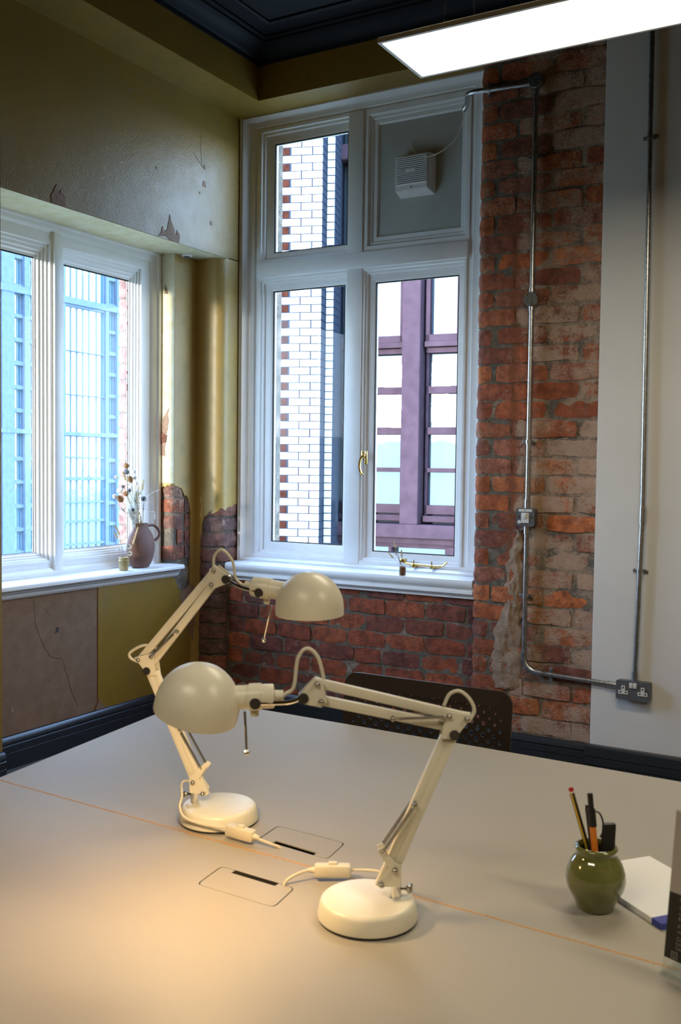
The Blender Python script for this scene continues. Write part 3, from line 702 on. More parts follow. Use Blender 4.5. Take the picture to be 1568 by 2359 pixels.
# ------------------------------------------------------------------ pendant panel lights
def panel(x0, x1, y0, y1, zz, label):
    e = empty('pendant_panel_light', ((x0+x1)/2, (y0+y1)/2, zz), label, 'light')
    MB().frame(lambda u, v, o: (u, v, zz+o), (x0, x1, y0, y1), (x0+.012, x1-.012, y0+.012, y1-.012), [(0, .014), (0, 0), (.9, 0), (1, .002), (1, .006)]).box(x0+.002, x1-.002, y0+.002, y1-.002, .0105+zz, .016+zz).build('frame', ALU, e, smooth=False)
    MB().face([(x0+.011, y0+.011, zz+.004), (x0+.011, y1-.011, zz+.004), (x1-.011, y1-.011, zz+.004), (x1-.011, y0+.011, zz+.004)])
    m = MB(); m.face([(x0+.011, y0+.011, zz+.004), (x0+.011, y1-.011, zz+.004), (x1-.011, y1-.011, zz+.004), (x1-.011, y0+.011, zz+.004)]); m.build('diffuser', DIFF, e, smooth=False)
    for x in (x0+.20, x1-.20):
        for y in (y0+.03, y1-.03): MB().cyl((x, y, zz+.014), (x+.0, (y0+y1)/2+.0, 3.60), .0007, 5).build('wire', ALU, e)
    return e
panel(1.928, 3.128, -1.809, -1.511, 2.637, 'slim white suspended panel light glowing above the desks')
panel(1.928, 3.128, -4.85, -4.55, 2.637, 'white suspended panel light behind the camera position')
panel(3.9, 5.1, -3.25, -2.95, 2.637, 'added white suspended panel light, unseen, off to the right of the desks')  # unseen panel added to fill the room with light

# ------------------------------------------------------------------ desks
ZT = .73
def fill2d(m, outer, hole, zz):
    es = []
    for loop in (outer, hole):
        if not loop: continue
        vs = [m.b.verts.new((x, y, zz)) for x, y in loop]
        es += [m.b.edges.new((vs[i], vs[(i+1) % len(vs)])) for i in range(len(vs))]
    bmesh.ops.triangle_fill(m.b, use_beauty=True, use_dissolve=False, edges=es)
def walls(m, loop, z0, z1):
    a = [m.b.verts.new((x, y, z0)) for x, y in loop]; b = [m.b.verts.new((x, y, z1)) for x, y in loop]
    for i in range(len(loop)): m.b.faces.new((a[i], a[(i+1) % len(loop)], b[(i+1) % len(loop)], b[i]))
def round_poly(P, r, n=4):
    out = []
    for i in range(len(P)):
        p = Vector(P[i]); a = (Vector(P[i-1])-p).normalized(); b = (Vector(P[(i+1) % len(P)])-p).normalized()
        s, e = p+a*r, p+b*r
        for k in range(n+1):
            t = k/n; out.append(tuple((1-t)**2*s+2*t*(1-t)*p+t*t*e))
    return out
sl = lambda x: -3.019-(x-1.702)*.0453     # seam line between the two desks
def desk(name, label, outer, port, slot_edge, legs, seam):
    e = empty(name, (sum(p[0] for p in outer)/len(outer), sum(p[1] for p in outer)/len(outer), 0), label, 'desk')
    hole = round_poly(port, .012)
    m = MB(); fill2d(m, outer, hole, ZT); fill2d(m, outer, hole, ZT-.025); top = m.build('desktop', DK, e, smooth=False)
    m = MB(); walls(m, outer, ZT-.025, ZT-.0002); m.build('edge_band', PLY, top, smooth=False, label='exposed ply edge')
    pa_, pb_ = [p for p in outer if abs(p[1]-sl(p[0])) < .01]; sgn = 1 if outer[1][1] > -3.15 else -1
    MB().bar((pa_[0], pa_[1]+sgn*.0008, ZT-.010), (pb_[0], pb_[1]+sgn*.0008, ZT-.010), .0206, .0016).build('seam_lipping', PLY, top, smooth=False, label='exposed ply edge along the seam')
    m = MB(); walls(m, hole, ZT-.025, ZT-.0003); m.build('port_rim', GAP, top, smooth=False)
    # lid with a cable slot cut in the side that faces the seam
    c = sum((Vector(p) for p in port), Vector((0, 0)))/4
    lidp = [tuple(c+(Vector(p)-c)*.972) for p in port]; i = slot_edge
    a, b = Vector(lidp[i]), Vector(lidp[(i+1) % 4]); d = (b-a).normalized(); nrm = Vector((-d.y, d.x))
    if nrm.dot(c-a) < 0: nrm = -nrm
    ln = (b-a).length
    s0, s1 = a+d*ln*.20, a+d*ln*.81
    rp_ = round_poly(lidp, .011); 
    # insert notch after the corner group of vertex i
    k = (i+1)*5
    poly = rp_[:k]+[tuple(s0), tuple(s0+nrm*.011), tuple(s1+nrm*.011), tuple(s1)]+rp_[k:]
    MB().prism(poly, ZT-.0018, ZT).build('port_lid', DK, e, smooth=False)
    m = MB(); m.face([(*p, ZT-.02) for p in [tuple(c+(Vector(q)-c)*1.05) for q in port]]); m.build('port_tray', PORT, e, smooth=False)
    for x, y in legs: MB().box(x-.025, x+.025, y-.025, y+.025, 0, ZT-.025, .004).build('leg', ALU, e)
    m = MB(); (xa, ya), (xb, yb) = legs[0], legs[1]; m.bar((xa, ya, ZT-.05), (xb, yb, ZT-.05), .05, .03); (xa, ya), (xb, yb) = legs[2], legs[3]; m.bar((xa, ya, ZT-.05), (xb, yb, ZT-.05), .05, .03)
    m.build('rail', ALU, e)
    return e

G = .0006
desk('back_desk', 'pale grey desk on the far side of the seam, against the window corner', [(1.702, sl(1.702)+G), (3.62, sl(3.62)+G), (3.62, -2.284), (1.602, -2.233)],
     [(2.352, -3.000), (2.503, -3.014), (2.493, -2.936), (2.346, -2.929)], 0, [(1.75, -2.9), (3.5, -2.98), (1.72, -2.32), (3.5, -2.36)], 0)
desk('front_desk', 'pale grey desk nearest the camera, on the near side of the seam', [(1.702, sl(1.702)-G), (1.61, -3.80), (3.62, -3.90), (3.62, sl(3.62)-G)],
     [(2.377, -3.206), (2.527, -3.210), (2.517, -3.136), (2.368, -3.129)], 2, [(1.72, -3.7), (3.5, -3.8), (1.76, -3.12), (3.5, -3.2)], 0)

# ------------------------------------------------------------------ desk lamps
def desk_lamp(base, U, off, s, K, tilt, tilt2, lit, label, cordpts, swc, swdir, postcord):
    """base: centre of the foot; U: in-plane direction; off: stem offset (u, n); s: +1/-1 mirrors; K: joints as (u, height) from the stem"""
    U = Vector(U); Nn = Vector((-U.y, U.x, 0)); B = Vector(base)
    e = empty('desk_lamp', base, label, 'lamp', 'cream jointed desk lamps')
    S = B+U*off[0]+Nn*off[1]; S.z = 0
    P = lambda k, n=0.: S+U*(K[k][0] if isinstance(k, str) else k[0])+Nn*n+Vector((0, 0, ZT+(K[k][1] if isinstance(k, str) else k[1])))
    up = Nn
    pr = [(.0, .003), (.071, .003), (.0733, .0045), (.0736, .007), (.0700, .0235), (.0685, .0272), (.0658, .0297), (.0620, .0308), (.0, .031)]
    foot = MB().lathe(pr, base, 56).build('base', LAMPW, e, ang=50)
    MB().lathe([(.0, .0), (.0715, .0), (.0725, .0035), (0, .0035)], base, 48).build('rubber_ring', RUB, foot)
    # stem with thumb screw
    st = MB().cyl(P((0, .029)), P((0, .056)), .0075).build('stem', CHROME, e)
    MB().cyl(P((0, .044), 0), P((.016*s, .044), 0), .0025, 8).sphere(P((.018*s, .044), 0), .005, 10, 6).box(-.002, .002, -.006, .006, -.006, .006, .001, Matrix.Translation(P((.020*s, .044)))).build('thumb_screw', STEEL, st)
    # lower bracket: two plates
    br = MB()
    mt = Matrix((U, Vector((0, 0, 1)), -Nn)).transposed().to_4x4()
    def plate(m, pts, n0, n1):
        mm = mt.copy(); mm.translation = S+Vector((0, 0, ZT))
        m.prism(pts, -n1, -n0, mm)
    a = [(.006*s, .050), (.007*s, .082), (-.002*s, .086), (-.022*s, .108), (-.029*s, .104), (-.012*s, .078), (-.026*s, .058), (-.022*s, .050)]
    if s < 0: a = a[::-1]
    for n in (-.0095, .0080): plate(br, a, n, n+.0015)
    br.build('bracket', LAMPW, e)
    # lower arm: two parallel channels
    off2 = Vector((K['Pa'][0]-K['P0'][0], K['Pa'][1]-K['P0'][1]))
    L1 = Vector((K['P1'][0]-K['P0'][0], K['P1'][1]-K['P0'][1]))
    MB().bar(P('P0'), P('P1'), .011, .014, up, .0015, .006).build('arm_bar', LAMPW, e)
    pa = K['Pa']; pb = (pa[0]+L1.x*.99+.006*s, pa[1]+L1.y*1.06)
    MB().bar(P(pa), P(pb), .011, .014, up, .0015, .006).build('arm_bar', LAMPW, e)
    # elbow plates
    el_ = MB(); q = [K['P1'], K['Pb_'], K['Et'], K['Es']]
    cx_ = sum(p[0] for p in q)/4; cz_ = sum(p[1] for p in q)/4
    ring = sorted([(p[0]+(p[0]-cx_)*.45, p[1]+(p[1]-cz_)*.45) for p in q], key=lambda p: math.atan2(p[1]-cz_, p[0]-cx_))
    for n in (-.0105, .009): plate(el_, ring, n, n+.0015)
    el_.build('elbow_plate', LAMPW, e)
    # upper arm
    MB().bar(P('Et'), P('Ht'), .0095, .014, up, .0015, .005).build('arm_bar', LAMPW, e)
    MB().bar(P('Eb'), P('Hb'), .0095, .014, up, .0015, .005).build('arm_bar', LAMPW, e)
    hp = MB(); q = [K['Ht'], K['Hb'], K['HJ']]
    cx_ = sum(p[0] for p in q)/3; cz_ = sum(p[1] for p in q)/3
    ring = []
    for p in sorted(q, key=lambda p: math.atan2(p[1]-cz_, p[0]-cx_)):
        d = Vector((p[0]-cx_, p[1]-cz_)).normalized(); t_ = Vector((-d.y, d.x))
        for kx in (-.006, .006): ring.append((p[0]+d.x*.006+t_.x*kx, p[1]+d.y*.006+t_.y*kx))
    for n in (-.0105, .009): plate(hp, ring, n, n+.0015)
    hp.build('head_plate', LAMPW, e)
    # bolts and pivot screws
    for k, r_ in (('P0', .004), ('Pa', .004), ('Et', .004), ('Es', .004), ('Ht', .004), ('Hb', .004), ('sp_t', .0035), ('sp_m', .0035), ('P1', .0075), ('HJ', .0078)):
        big = r_ > .005
        m = MB().cyl(P(k, -.0125), P(k, .0125), r_, 12)
        if not big: m.sphere(P(k, -.0125), r_*.95, 10, 6)
        m.build('bolt', SCREW if big else STEEL, e)
    # springs
    def spring(a, b, n):
        a = P(a, n); b = P(b, n); d = b-a; ln = d.length; d.normalize(); x = d.orthogonal().normalized(); y = d.cross(x); N_ = int(ln/.0021); pts = []
        for i in range(N_*8+1):
            t = i/8*2*math.pi; pts.append(a+d*(.006+(ln-.012)*i/(N_*8))+(x*math.cos(t)+y*math.sin(t))*.0022)
        MB().tube([a]+pts+[b], .00075, 4).build('spring', STEEL, e)
    for n in (-.0135, .0135): spring('sp_b', 'sp_t', n); spring('sp_m', 'Es', n)
    # head: chrome fork, socket, shade, rod
    fk = MB().sphere(P('HJ', 0), .0085, 12, 8).tube(catmull([P('HJ', -.004), P('swv', -.010), P('scr', -.016)]), .0033, 8).build('swivel_arm', CHROME, e)
    MB().cyl(P('scr', -.020), P('scr', -.012), .0082, 14).build('knob', SCREW, fk)
    a0, a1 = P('n0'), P('n4'); ax = (a1-a0).normalized()
    def along(t): return a0+ax*t
    sk_ = MB().tube([along(t) for t in (-.012, .016, .0162, .034, .0342, .05, .052, .053, .066)], [.0172, .0172, .0195, .0195, .0178, .0178, .0165, .0085, .0078], 24).build('bulb_socket', LAMPW, e)
    lug = MB(); pp = along(.024)-Vector((0, 0, .022)); lug.obox(pp, ax, Nn, ax.cross(Nn), .012, .006, .014, .002).cyl(pp-Nn*.006-Vector((0, 0, .003)), pp+Nn*.006-Vector((0, 0, .003)), .003, 8); lug.build('clamp_lug', LAMPW, sk_)
    rod = MB().cyl(P('rod0'), P('rod1'), .0019, 8).build('pull_rod', STEEL, e); MB().sphere(P('rod1'), .0046, 12, 8).build('rod_tip', CHROME, rod)
    R_, H = .0615, .076
    out = [(R_, 0), (R_, .010)]+[(R_*math.cos(t), .012+(H-.012)*math.sin(t)) for t in [i*math.pi/2/14 for i in range(1, 15)]]; out[-1] = (0, H)
    inn = [(r_-.0014 if r_ > .01 else 0, zz-.0014) for r_, zz in out[::-1]]; inn[0] = (0, H-.0014); inn[-1] = (R_-.0014, 0)
    cen = P('dome')
    ms = Matrix((U, Nn, Vector((0, 0, 1)))).transposed().to_4x4(); mm = Matrix.Translation(cen) @ ms @ Matrix.Rotation(tilt, 4, 'Y') @ Matrix.Rotation(tilt2, 4, 'X')
    MB().lathe(out+inn+[(R_, 0)], m=mm, n=56).build('shade', LAMPW, e, ang=60)
    bc = mm @ Vector((.012*s if not lit else .0, 0, .036))
    MB().sphere(bc, .021, 16, 10).build('bulb', BULBM if lit else WPL, e)
    if lit:
        ld = bpy.data.lights.new('bulb_light', 'POINT'); ld.energy = BULB; ld.color = (1, .66, .33); ld.shadow_soft_size = .022
        lo = bpy.data.objects.new('bulb_light', ld); C.objects.link(lo); lo.location = mm @ Vector((0, 0, .008)); lo.parent = None
    # flex loops
    for lp in ('loop1', 'loop2'): MB().tube(catmull([P(k, 0) for k in K[lp]], 7), .0027, 8).build('flex_loop', CORD, e)
    cp_ = MB().tube(catmull([P((0, .075), .012), P((-.012*s, .062), .016)]+[Vector(p) for p in cordpts], 8), .0022, 8).build('power_cord', CORD, e)
    swd = Vector(swdir).normalized(); sn = Vector((0, 0, 1)).cross(swd).normalized(); su = swd.cross(sn); swc = Vector(swc)
    b_ = MB().obox(swc, swd, sn, su, .058, .019, .020, .004).build('inline_switch', CORD, e)
    MB().obox(swc+su*.011, swd, sn, su, .014, .008, .006, .0015).build('rocker', CORD, b_)
    MB().tube([swc+swd*.029, swc+swd*.040], [.0055, .003], 10).build('strain_relief', CORD, b_)
    MB().tube(catmull([Vector(p) for p in postcord], 8), .0026, 8).build('power_cord', CORD, e)
    return e
KF = dict(P0=(-.0027, .075), Pa=(-.0226, .0531), P1=(.0798, .2747), Pb_=(.066, .275), Es=(.0713, .3020), Et=(.0975, .2983), Eb=(.0740, .2845), Ht=(-.1187, .3463), Hb=(-.1128, .3210), HJ=(-.1384, .3255),
          sp_b=(-.0223, .1005), sp_t=(.0241, .1729), sp_m=(-.009, .2975), swv=(-.1622, .3191), scr=(-.2069, .3189), n0=(-.2335, .3235), n4=(-.1651, .3270), rod0=(-.2237, .303), rod1=(-.2203, .2422), dome=(-.2952, .2990),
          loop1=[(-.168, .3265), (-.1642, .3297), (-.1527, .3406), (-.1474, .3814), (-.1341, .3961), (-.1186, .3837), (-.1095, .3528)], loop2=[(.065, .3151), (.0728, .3315), (.0867, .3367), (.101, .3267), (.1093, .3086), (.1016, .2922)])
KB = dict(P0=(.0010, .0707), Pa=(.0205, .0515), P1=(-.0933, .2729), Pb_=(-.080, .272), Es=(-.0842, .3004), Et=(-.1103, .2931), Eb=(-.0880, .2850), Ht=(.0395, .4673), Hb=(.0353, .4409), HJ=(.0631, .4517),
          sp_b=(.0188, .0977), sp_t=(-.0257, .169), sp_m=(-.0336, .3504), swv=(.0894, .4391), scr=(.1299, .4314), n0=(.1628, .4345), n4=(.0960, .4415), rod0=(.1482, .4077), rod1=(.1336, .3422), dome=(.2200, .3950),
          loop1=[(.096, .4415), (.0894, .4432), (.0777, .4551), (.0716, .485), (.051, .5048), (.0364, .4919), (.0351, .4698)], loop2=[(-.0781, .3149), (-.1042, .319), (-.132, .3045), (-.1319, .2931), (-.1133, .2858)])
desk_lamp((2.6612, -3.1656, ZT), (.866, .5, 0), (.0416, .0008), 1, KF, math.radians(13), math.radians(10), True, 'lit cream desk lamp standing nearest the camera, straddling the seam',
          [(2.672, -3.100, .785), (2.662, -3.085, .765), (2.640, -3.066, .755), (2.612, -3.053, .749), (2.590, -3.058, .747), (2.574, -3.0665, .746)], (2.5515, -3.080, .746), (-.85, -.52, 0), [(2.526, -3.0955, .746), (2.517, -3.104, .746), (2.507, -3.120, .743), (2.497, -3.134, .734), (2.4945, -3.139, .712)])
desk_lamp((2.2374, -2.9633, ZT), (.9659, .2588, 0), (-.0473, -.0037), -1, KB, math.radians(0), math.radians(3), False, 'unlit cream desk lamp behind, with its head raised over the back desk',
          [(2.176, -2.992, .800), (2.199, -3.024, .785), (2.207, -3.040, .772), (2.222, -3.044, .757), (2.258, -3.040, .750), (2.300, -3.028, .748)], (2.333, -3.027, .746), (1, 0, -.045), [(2.365, -3.027, .743), (2.378, -3.0265, .741), (2.395, -3.023, .737), (2.408, -3.0135, .729), (2.411, -3.009, .712)])

# ------------------------------------------------------------------ office chair behind the back desk
ch = empty('office_chair', (2.26, -1.90, 0), 'dark brown office chair with a perforated plastic backrest behind the back desk', 'chair')
YB = -2.115; XC, HW, ZTOP = 2.268, .236, .838
def chair_pt(x, zz): return (x, YB+.35*(x-XC)**2*-1+.10*(zz-.80), zz-.008*0)
m = MB(); fr = rrect(XC-HW, XC+HW, .42, ZTOP, .032, 6); fi = rrect(XC-HW+.022, XC+HW-.022, .45, ZTOP-.040, .02, 6)
for yy in (0, .006):
    a = [m.b.verts.new(Vector(chair_pt(x, zz))+Vector((0, yy-.001, 0))) for x, zz in fr]; b = [m.b.verts.new(Vector(chair_pt(x, zz))+Vector((0, yy-.001, 0))) for x, zz in fi]
    for i in range(len(fr)): m.b.faces.new((a[i], a[(i+1) % len(fr)], b[(i+1) % len(fr)], b[i]))
    if yy == 0: fa = a
    else:
        for i in range(len(fr)): m.b.faces.new((fa[i], fa[(i+1) % len(fr)], a[(i+1) % len(fr)], a[i]))
back = m.build('backrest', BRN, ch)
m = MB(); PX, PZ = .0318, .0138
for j in range(27):
    for i in range(-8, 9):
        x = XC+i*PX+(PX/2 if j % 2 else 0); zz = ZTOP-.030-j*PZ
        if abs(x-XC) > HW-.010: continue
        r_ = min(.0072, .0022+.0010*max(0, j-.5)) * (1-.6*max(0, (abs(x-XC)-.15)/.1))
        if j < 1 or abs(x-XC) > HW-.028: r_ = 0
        cor = [(PX/2, 0), (0, PZ), (-PX/2, 0), (0, -PZ)]; rim = []
        for k in range(4):
            a, b = cor[k], cor[(k+1) % 4]
            for t in (0, 1/3, 2/3): rim.append((a[0]+(b[0]-a[0])*t, a[1]+(b[1]-a[1])*t))
        rv = [m.b.verts.new(chair_pt(x+p, zz+q)) for p, q in rim]
        if r_ <= 0: m.b.faces.new(rv); continue
        hv = []; hb = []
        for k in range(12):
            t = 2*math.pi*k/12; p = Vector(chair_pt(x+r_*math.cos(t), zz+r_*math.sin(t))); hv.append(m.b.verts.new(p)); hb.append(m.b.verts.new(p+Vector((0, .004, 0))))
        for k in range(12):
            m.b.faces.new((rv[k], rv[(k+1) % 12], hv[(k+1) % 12], hv[k])); m.b.faces.new((hv[k], hv[(k+1) % 12], hb[(k+1) % 12], hb[k]))
m.build('perforated_panel', BRN, back, smooth=False)
MB().box(XC-.23, XC+.23, -2.09, -1.66, .43, .48, .02).build('seat', BRN, ch)
MB().tube([(XC, -2.06, .50), (XC, -2.02, .44), (XC, -1.9, .42)], .018, 10).build('back_support', BLK, ch)
MB().cyl((XC, -1.87, .08), (XC, -1.87, .43), .025).build('gas_column', BLK, ch)
for k in range(5):
    t = 2*math.pi*k/5+.3; d = Vector((math.cos(t), math.sin(t), 0)); o_ = Vector((XC, -1.87, 0))
    lg = MB().bar(o_+Vector((0, 0, .10)), o_+d*.27+Vector((0, 0, .075)), .03, .03, (0, 0, 1), .004).build('leg', BLK, ch)
    MB().cyl(o_+d*.27+Vector((-d.y, d.x, 0))*.02+Vector((0, 0, .03)), o_+d*.27-Vector((-d.y, d.x, 0))*.02+Vector((0, 0, .03)), .03).build('castor', BLK, lg)

# ------------------------------------------------------------------ things on the desks
PJ = Vector((2.938, -2.957, ZT))
pot = empty('pen_pot', PJ, 'olive green glazed stoneware pot holding pens on the back desk', 'pot')
prof = [(0, .001), (.026, .001), (.0285, .004), (.031, .012), (.0365, .022), (.0425, .034), (.0445, .046), (.0430, .058), (.0385, .070), (.0330, .079), (.0290, .084), (.0295, .088), (.0320, .0915), (.0310, .095), (.0275, .096), (.0245, .092), (.0245, .086), (.030, .078), (.038, .055), (.037, .035), (.025, .012), (0, .009)]
MB().lathe(prof, PJ, 56).build('body', POT, pot, ang=60)
def stick(name, label, cat, lo, hi, parts, group='pens and pencils in the green pot'):
    lo, hi = Vector(lo), Vector(hi); d = hi-lo
    e = empty(name, lo, label, cat, group)
    for nm, a, b, r_, mt_, n in parts: 
        m = MB(); m.tube([lo+d*a, lo+d*b], r_, n); m.build(nm, mt_, e, smooth=n > 8)
    return e, lo, d
e, lo, d = stick('pencil', 'black and yellow striped pencil with a red dipped end in the green pot', 'pencil', PJ+Vector((.008, .010, .012)), PJ+Vector((-.045, .012, .172)), [('shaft', 0, .955, .0036, YELP, 6), ('white_band', .955, .968, .0037, WPL, 10), ('dipped_end', .968, 1, .0038, REDP, 10)])
m = MB(); q = d.normalized(); x = q.orthogonal().normalized(); y = q.cross(x)
for k in range(3):
    t = k*2*math.pi/3+.5; c_ = (x*math.cos(t)+y*math.sin(t))*.0033
    m.obox(lo+d*.477+c_, q, x*math.cos(t)+y*math.sin(t), q.cross(x*math.cos(t)+y*math.sin(t)), d.length*.95, .001, .0032)
m.build('stripe', BLK, e)
stick('ballpoint_pen', 'plain black pen behind the orange pen in the green pot', 'pen', PJ+Vector((.006, .0, .012)), PJ+Vector((-.020, .018, .148)), [('barrel', 0, .97, .0044, BLK, 12), ('end_cap', .97, 1, .0038, BLK, 12)])
e, lo, d = stick('click_pen', 'orange barrelled click pen with black grip and clip in the green pot', 'pen', PJ+Vector((.010, -.012, .012)), PJ+Vector((-.014, .008, .170)), [('barrel', 0, .70, .0052, ORA, 8), ('collar', .70, .86, .0060, BLK, 14), ('button', .86, 1, .0042, BLK, 14)])
s_ = lo+d*.84; t_ = Vector((.85, .5, 0)); MB().tube(catmull([s_+t_*.005, s_+t_*.012-d*.02, s_+t_*.016-d*.09, s_+t_*.015-d*.18, s_+t_*.010-d*.24], 5), .0014, 6).build('clip', BLK, e)
e = empty('marker_pen', PJ+Vector((.012, .006, .012)), 'stubby flat black marker standing in the green pot', 'marker', 'pens and pencils in the green pot')
MB().obox(PJ+Vector((.014, .010, .070)), (.85, .5, 0), (-.5, .85, 0), (.02, .03, 1), .020, .010, .118, .003).build('body', BLK, e)
pad = empty('notepad', (2.993, -2.874, ZT), 'white notepad with a blue bound edge lying beside the green pot', 'notepad')
ex, ey = Vector((.62, .78, 0)).normalized(), Vector((.655, -.756, 0)).normalized(); ey = (ey-ex*ey.dot(ex)).normalized()
pc = Vector((2.876, -2.849, ZT))
MB().obox(pc+ex*.074+ey*.094+Vector((0, 0, .0045)), ex, ey, (0, 0, 1), .148, .188, .009, .0004).build('paper_block', PAPER, pad, smooth=False)
MB().obox(pc+ex*.074+ey*.199+Vector((0, 0, .0047)), ex, ey, (0, 0, 1), .1484, .022, .0096, .0006).build('binding', BLUE, pad, label='blue binding strip', smooth=False)
# sign holder
sg = empty('sign_holder', (3.066, -3.10, ZT), 'clear acrylic holder with a grey and black printed card at the right edge', 'sign')
a_ = math.radians(6); sx_ = Vector((.93, -.36, 0)).normalized(); sb = Vector((.36, .93, 0)).normalized()
su_ = (Vector((0, 0, math.cos(a_)))+sb*math.sin(a_)).normalized(); sn_ = sx_.cross(su_)*-1
o0 = Vector((3.067, -3.099, ZT))
def sp(u, v, n=0): return o0+sx_*u+su_*v-sn_*-n
MB().obox(sp(.075, .112), sx_, su_, sn_, .150, .205, .0045, .0008).build('acrylic_sheet', ACR, sg, smooth=False)
MB().obox(o0+sx_*.075+sb*.018+Vector((0, 0, .0025)), sx_, sb, (0, 0, 1), .150, .055, .005, .0008).obox(o0+sx_*.075+Vector((0, 0, .006)), sx_, sb, (0, 0, 1), .150, .010, .012, .0015).build('acrylic_foot', ACR, sg, smooth=False)
front = -sb*1.0
card = MB().obox(sp(.0755, .161)+front*.0032, sx_, su_, sn_, .147, .106, .0008).build('printed_card', SGREY, sg, smooth=False)
MB().obox(sp(.0755, .066)+front*.0032, sx_, su_, sn_, .147, .086, .0008).build('black_panel', SBLK, card, smooth=False)
def text(s, u, v, size, mat_, rot=0):
    cu = bpy.data.curves.new('lettering', 'FONT'); cu.body = s; cu.size = size; cu.extrude = .0001; cu.materials.append(mat_)
    tmp = bpy.data.objects.new('lettering_curve', cu); me = bpy.data.meshes.new_from_object(tmp); bpy.data.objects.remove(tmp); bpy.data.curves.remove(cu)
    o = bpy.data.objects.new('lettering', me); C.objects.link(o); o.parent = sg
    mm = Matrix((sx_, su_, sx_.cross(su_))).transposed().to_4x4(); mm.translation = sp(u, v)+front*.0040-Vector(sg.location)
    o.matrix_local = mm @ Matrix.Rotation(rot, 4, 'Z'); return o
for s_, v in (('Me', .100), ('Th', .089), ('rec', .0825), ('& s', .076), ('If n', .066), ('com', .0595), ('Cont', .050), ('Lou', .0440), ('Loun', .038)): text(s_, .018, v, .0066, INK)
for s_, v in (('N', .155), ('A', .137), ('S', .130), ('E', .121)): text(s_, .020, v, .0085, INKD)
m = MB(); m.frame(lambda u, v, o: tuple(sp(u, v)+front*(.0038+o)), (.012, .021, .0255, .034), (.0128, .0202, .0263, .0332), [(0, 0), (0, .0003), (1, .0003), (1, 0)])
mm = Matrix((sx_, su_, sx_.cross(su_))).transposed().to_4x4(); mm.translation = sp(.0165, .0297)+front*.0040
m.lathe([(.0016, .0002), (.0023, .0002)], m=mm, n=16); m.build('round_cornered_icon', INK, sg, smooth=False)

# ------------------------------------------------------------------ flowers on the left sill
VZ = .8385; VC = Vector((-.188, -.445, VZ))
jug = empty('jug_vase', VC, 'tall matt terracotta jug with a handle on the left window sill', 'vase')
jp = [(0, .001), (.038, .001), (.046, .004), (.058, .025), (.069, .055), (.0755, .090), (.077, .115), (.074, .145), (.065, .172), (.053, .193), (.043, .208), (.040, .220), (.041, .236), (.037, .236), (.036, .215), (.05, .19), (.06, .15), (0, .1)]
rotj = Matrix.Translation(VC) @ Matrix.Rotation(math.radians(90), 4, 'Z')
MB().lathe(jp, m=rotj, n=48, sx=1.22, sy=.72).build('body', JUG, jug, ang=60)
MB().tube(catmull([(-.180, -.405, VZ+.222), (-.172, -.360, VZ+.222), (-.160, -.335, VZ+.195), (-.158, -.335, VZ+.165), (-.168, -.355, VZ+.140)], 6), .0075, 10).build('handle', JUG, jug)
neck = VC+Vector((0, 0, .22))
def pxpt(px, py, xv):
    d = (fwd + r2*((px-784)/2254.7) + d2*((py-1179.5)/2254.7)); t = (xv-CAM.x)/d.x; return CAM+d*t
def stemmed(name, label, cat, head, base, headfn, mat_head, mat_stem=STRAW, sr=.0011, group='dried stems in the terracotta jug', bend=.15):
    e = empty(name, base, label, cat, group); base = Vector(base); head = Vector(head)
    mid = base.lerp(head, .5)+Vector((0, 0, bend*(head-base).length*.3)); mid = base.lerp(head, .5)+Vector((0, -(head.y-base.y)*bend, (head-base).length*.04))
    MB().tube(catmull([base, mid, head], 6), sr, 5).build('stem', mat_stem, e)
    d = (head-mid).normalized(); m = MB(); headfn(m, head, d); m.build('head', mat_head, e, ang=80); return e
def frame_of(p, d):
    d = Vector(d).normalized(); x = d.orthogonal().normalized(); y = d.cross(x); mm = Matrix((x, y, d)).transposed().to_4x4(); mm.translation = Vector(p); return mm
def ovoid(r, h, spk=0):
    def f(m, p, d):
        m.lathe([(r*math.sin(math.pi*i/8)*(1-.25*i/8), h*(i/8)) for i in range(9)], m=frame_of(p, d) @ Matrix.Translation((0, 0, -h*.3)), n=14)
        for k in range(spk):
            t = rb.uniform(0, 6.28); zz = rb.uniform(.1, .85); mm = frame_of(p, d); rr = r*math.sin(math.pi*zz)*(1-.25*zz)
            a = mm @ Vector((rr*math.cos(t), rr*math.sin(t), h*(zz-.3))); b = mm @ Vector((rr*1.28*math.cos(t), rr*1.28*math.sin(t), h*(zz-.3)+.003)); m.tube([a, b], [.0009, .0002], 4)
    return f
def globe(r):
    def f(m, p, d):
        m.sphere(p, r*.8, 12, 8)
        for k in range(70):
            v = Vector((rb.gauss(0, 1), rb.gauss(0, 1), rb.gauss(0, 1))).normalized(); m.tube([Vector(p)+v*r*.7, Vector(p)+v*r*1.1], [.0011, .0003], 4)
    return f
def ear(h, r):
    def f(m, p, d):
        mm = frame_of(p, d)
        for i in range(9):
            for s in (0, 1, 2):
                t = s*2.09+i*1.05; zz = h*i/9; k = 1-.45*i/9
                a = mm @ Vector((.2*r*math.cos(t), .2*r*math.sin(t), zz)); b = mm @ Vector((r*k*math.cos(t), r*k*math.sin(t), zz+h*.08)); c = mm @ Vector((r*.7*k*math.cos(t), r*.7*k*math.sin(t), zz+h*.16))
                m.tube([a, b, c], [r*.25, r*.45*k, r*.08], 5)
    return f
def beads(h, r):
    def f(m, p, d):
        mm = frame_of(p, d)
        for i in range(12):
            t = i*2.4; m.sphere(mm @ Vector((r*.7*math.cos(t), r*.7*math.sin(t), h*(i/12-.5))), r*.75*(1-.4*i/12), 6, 5)
    return f
nb = lambda: neck+Vector((rb.uniform(-.014, .014), rb.uniform(-.03, .03), -.05))
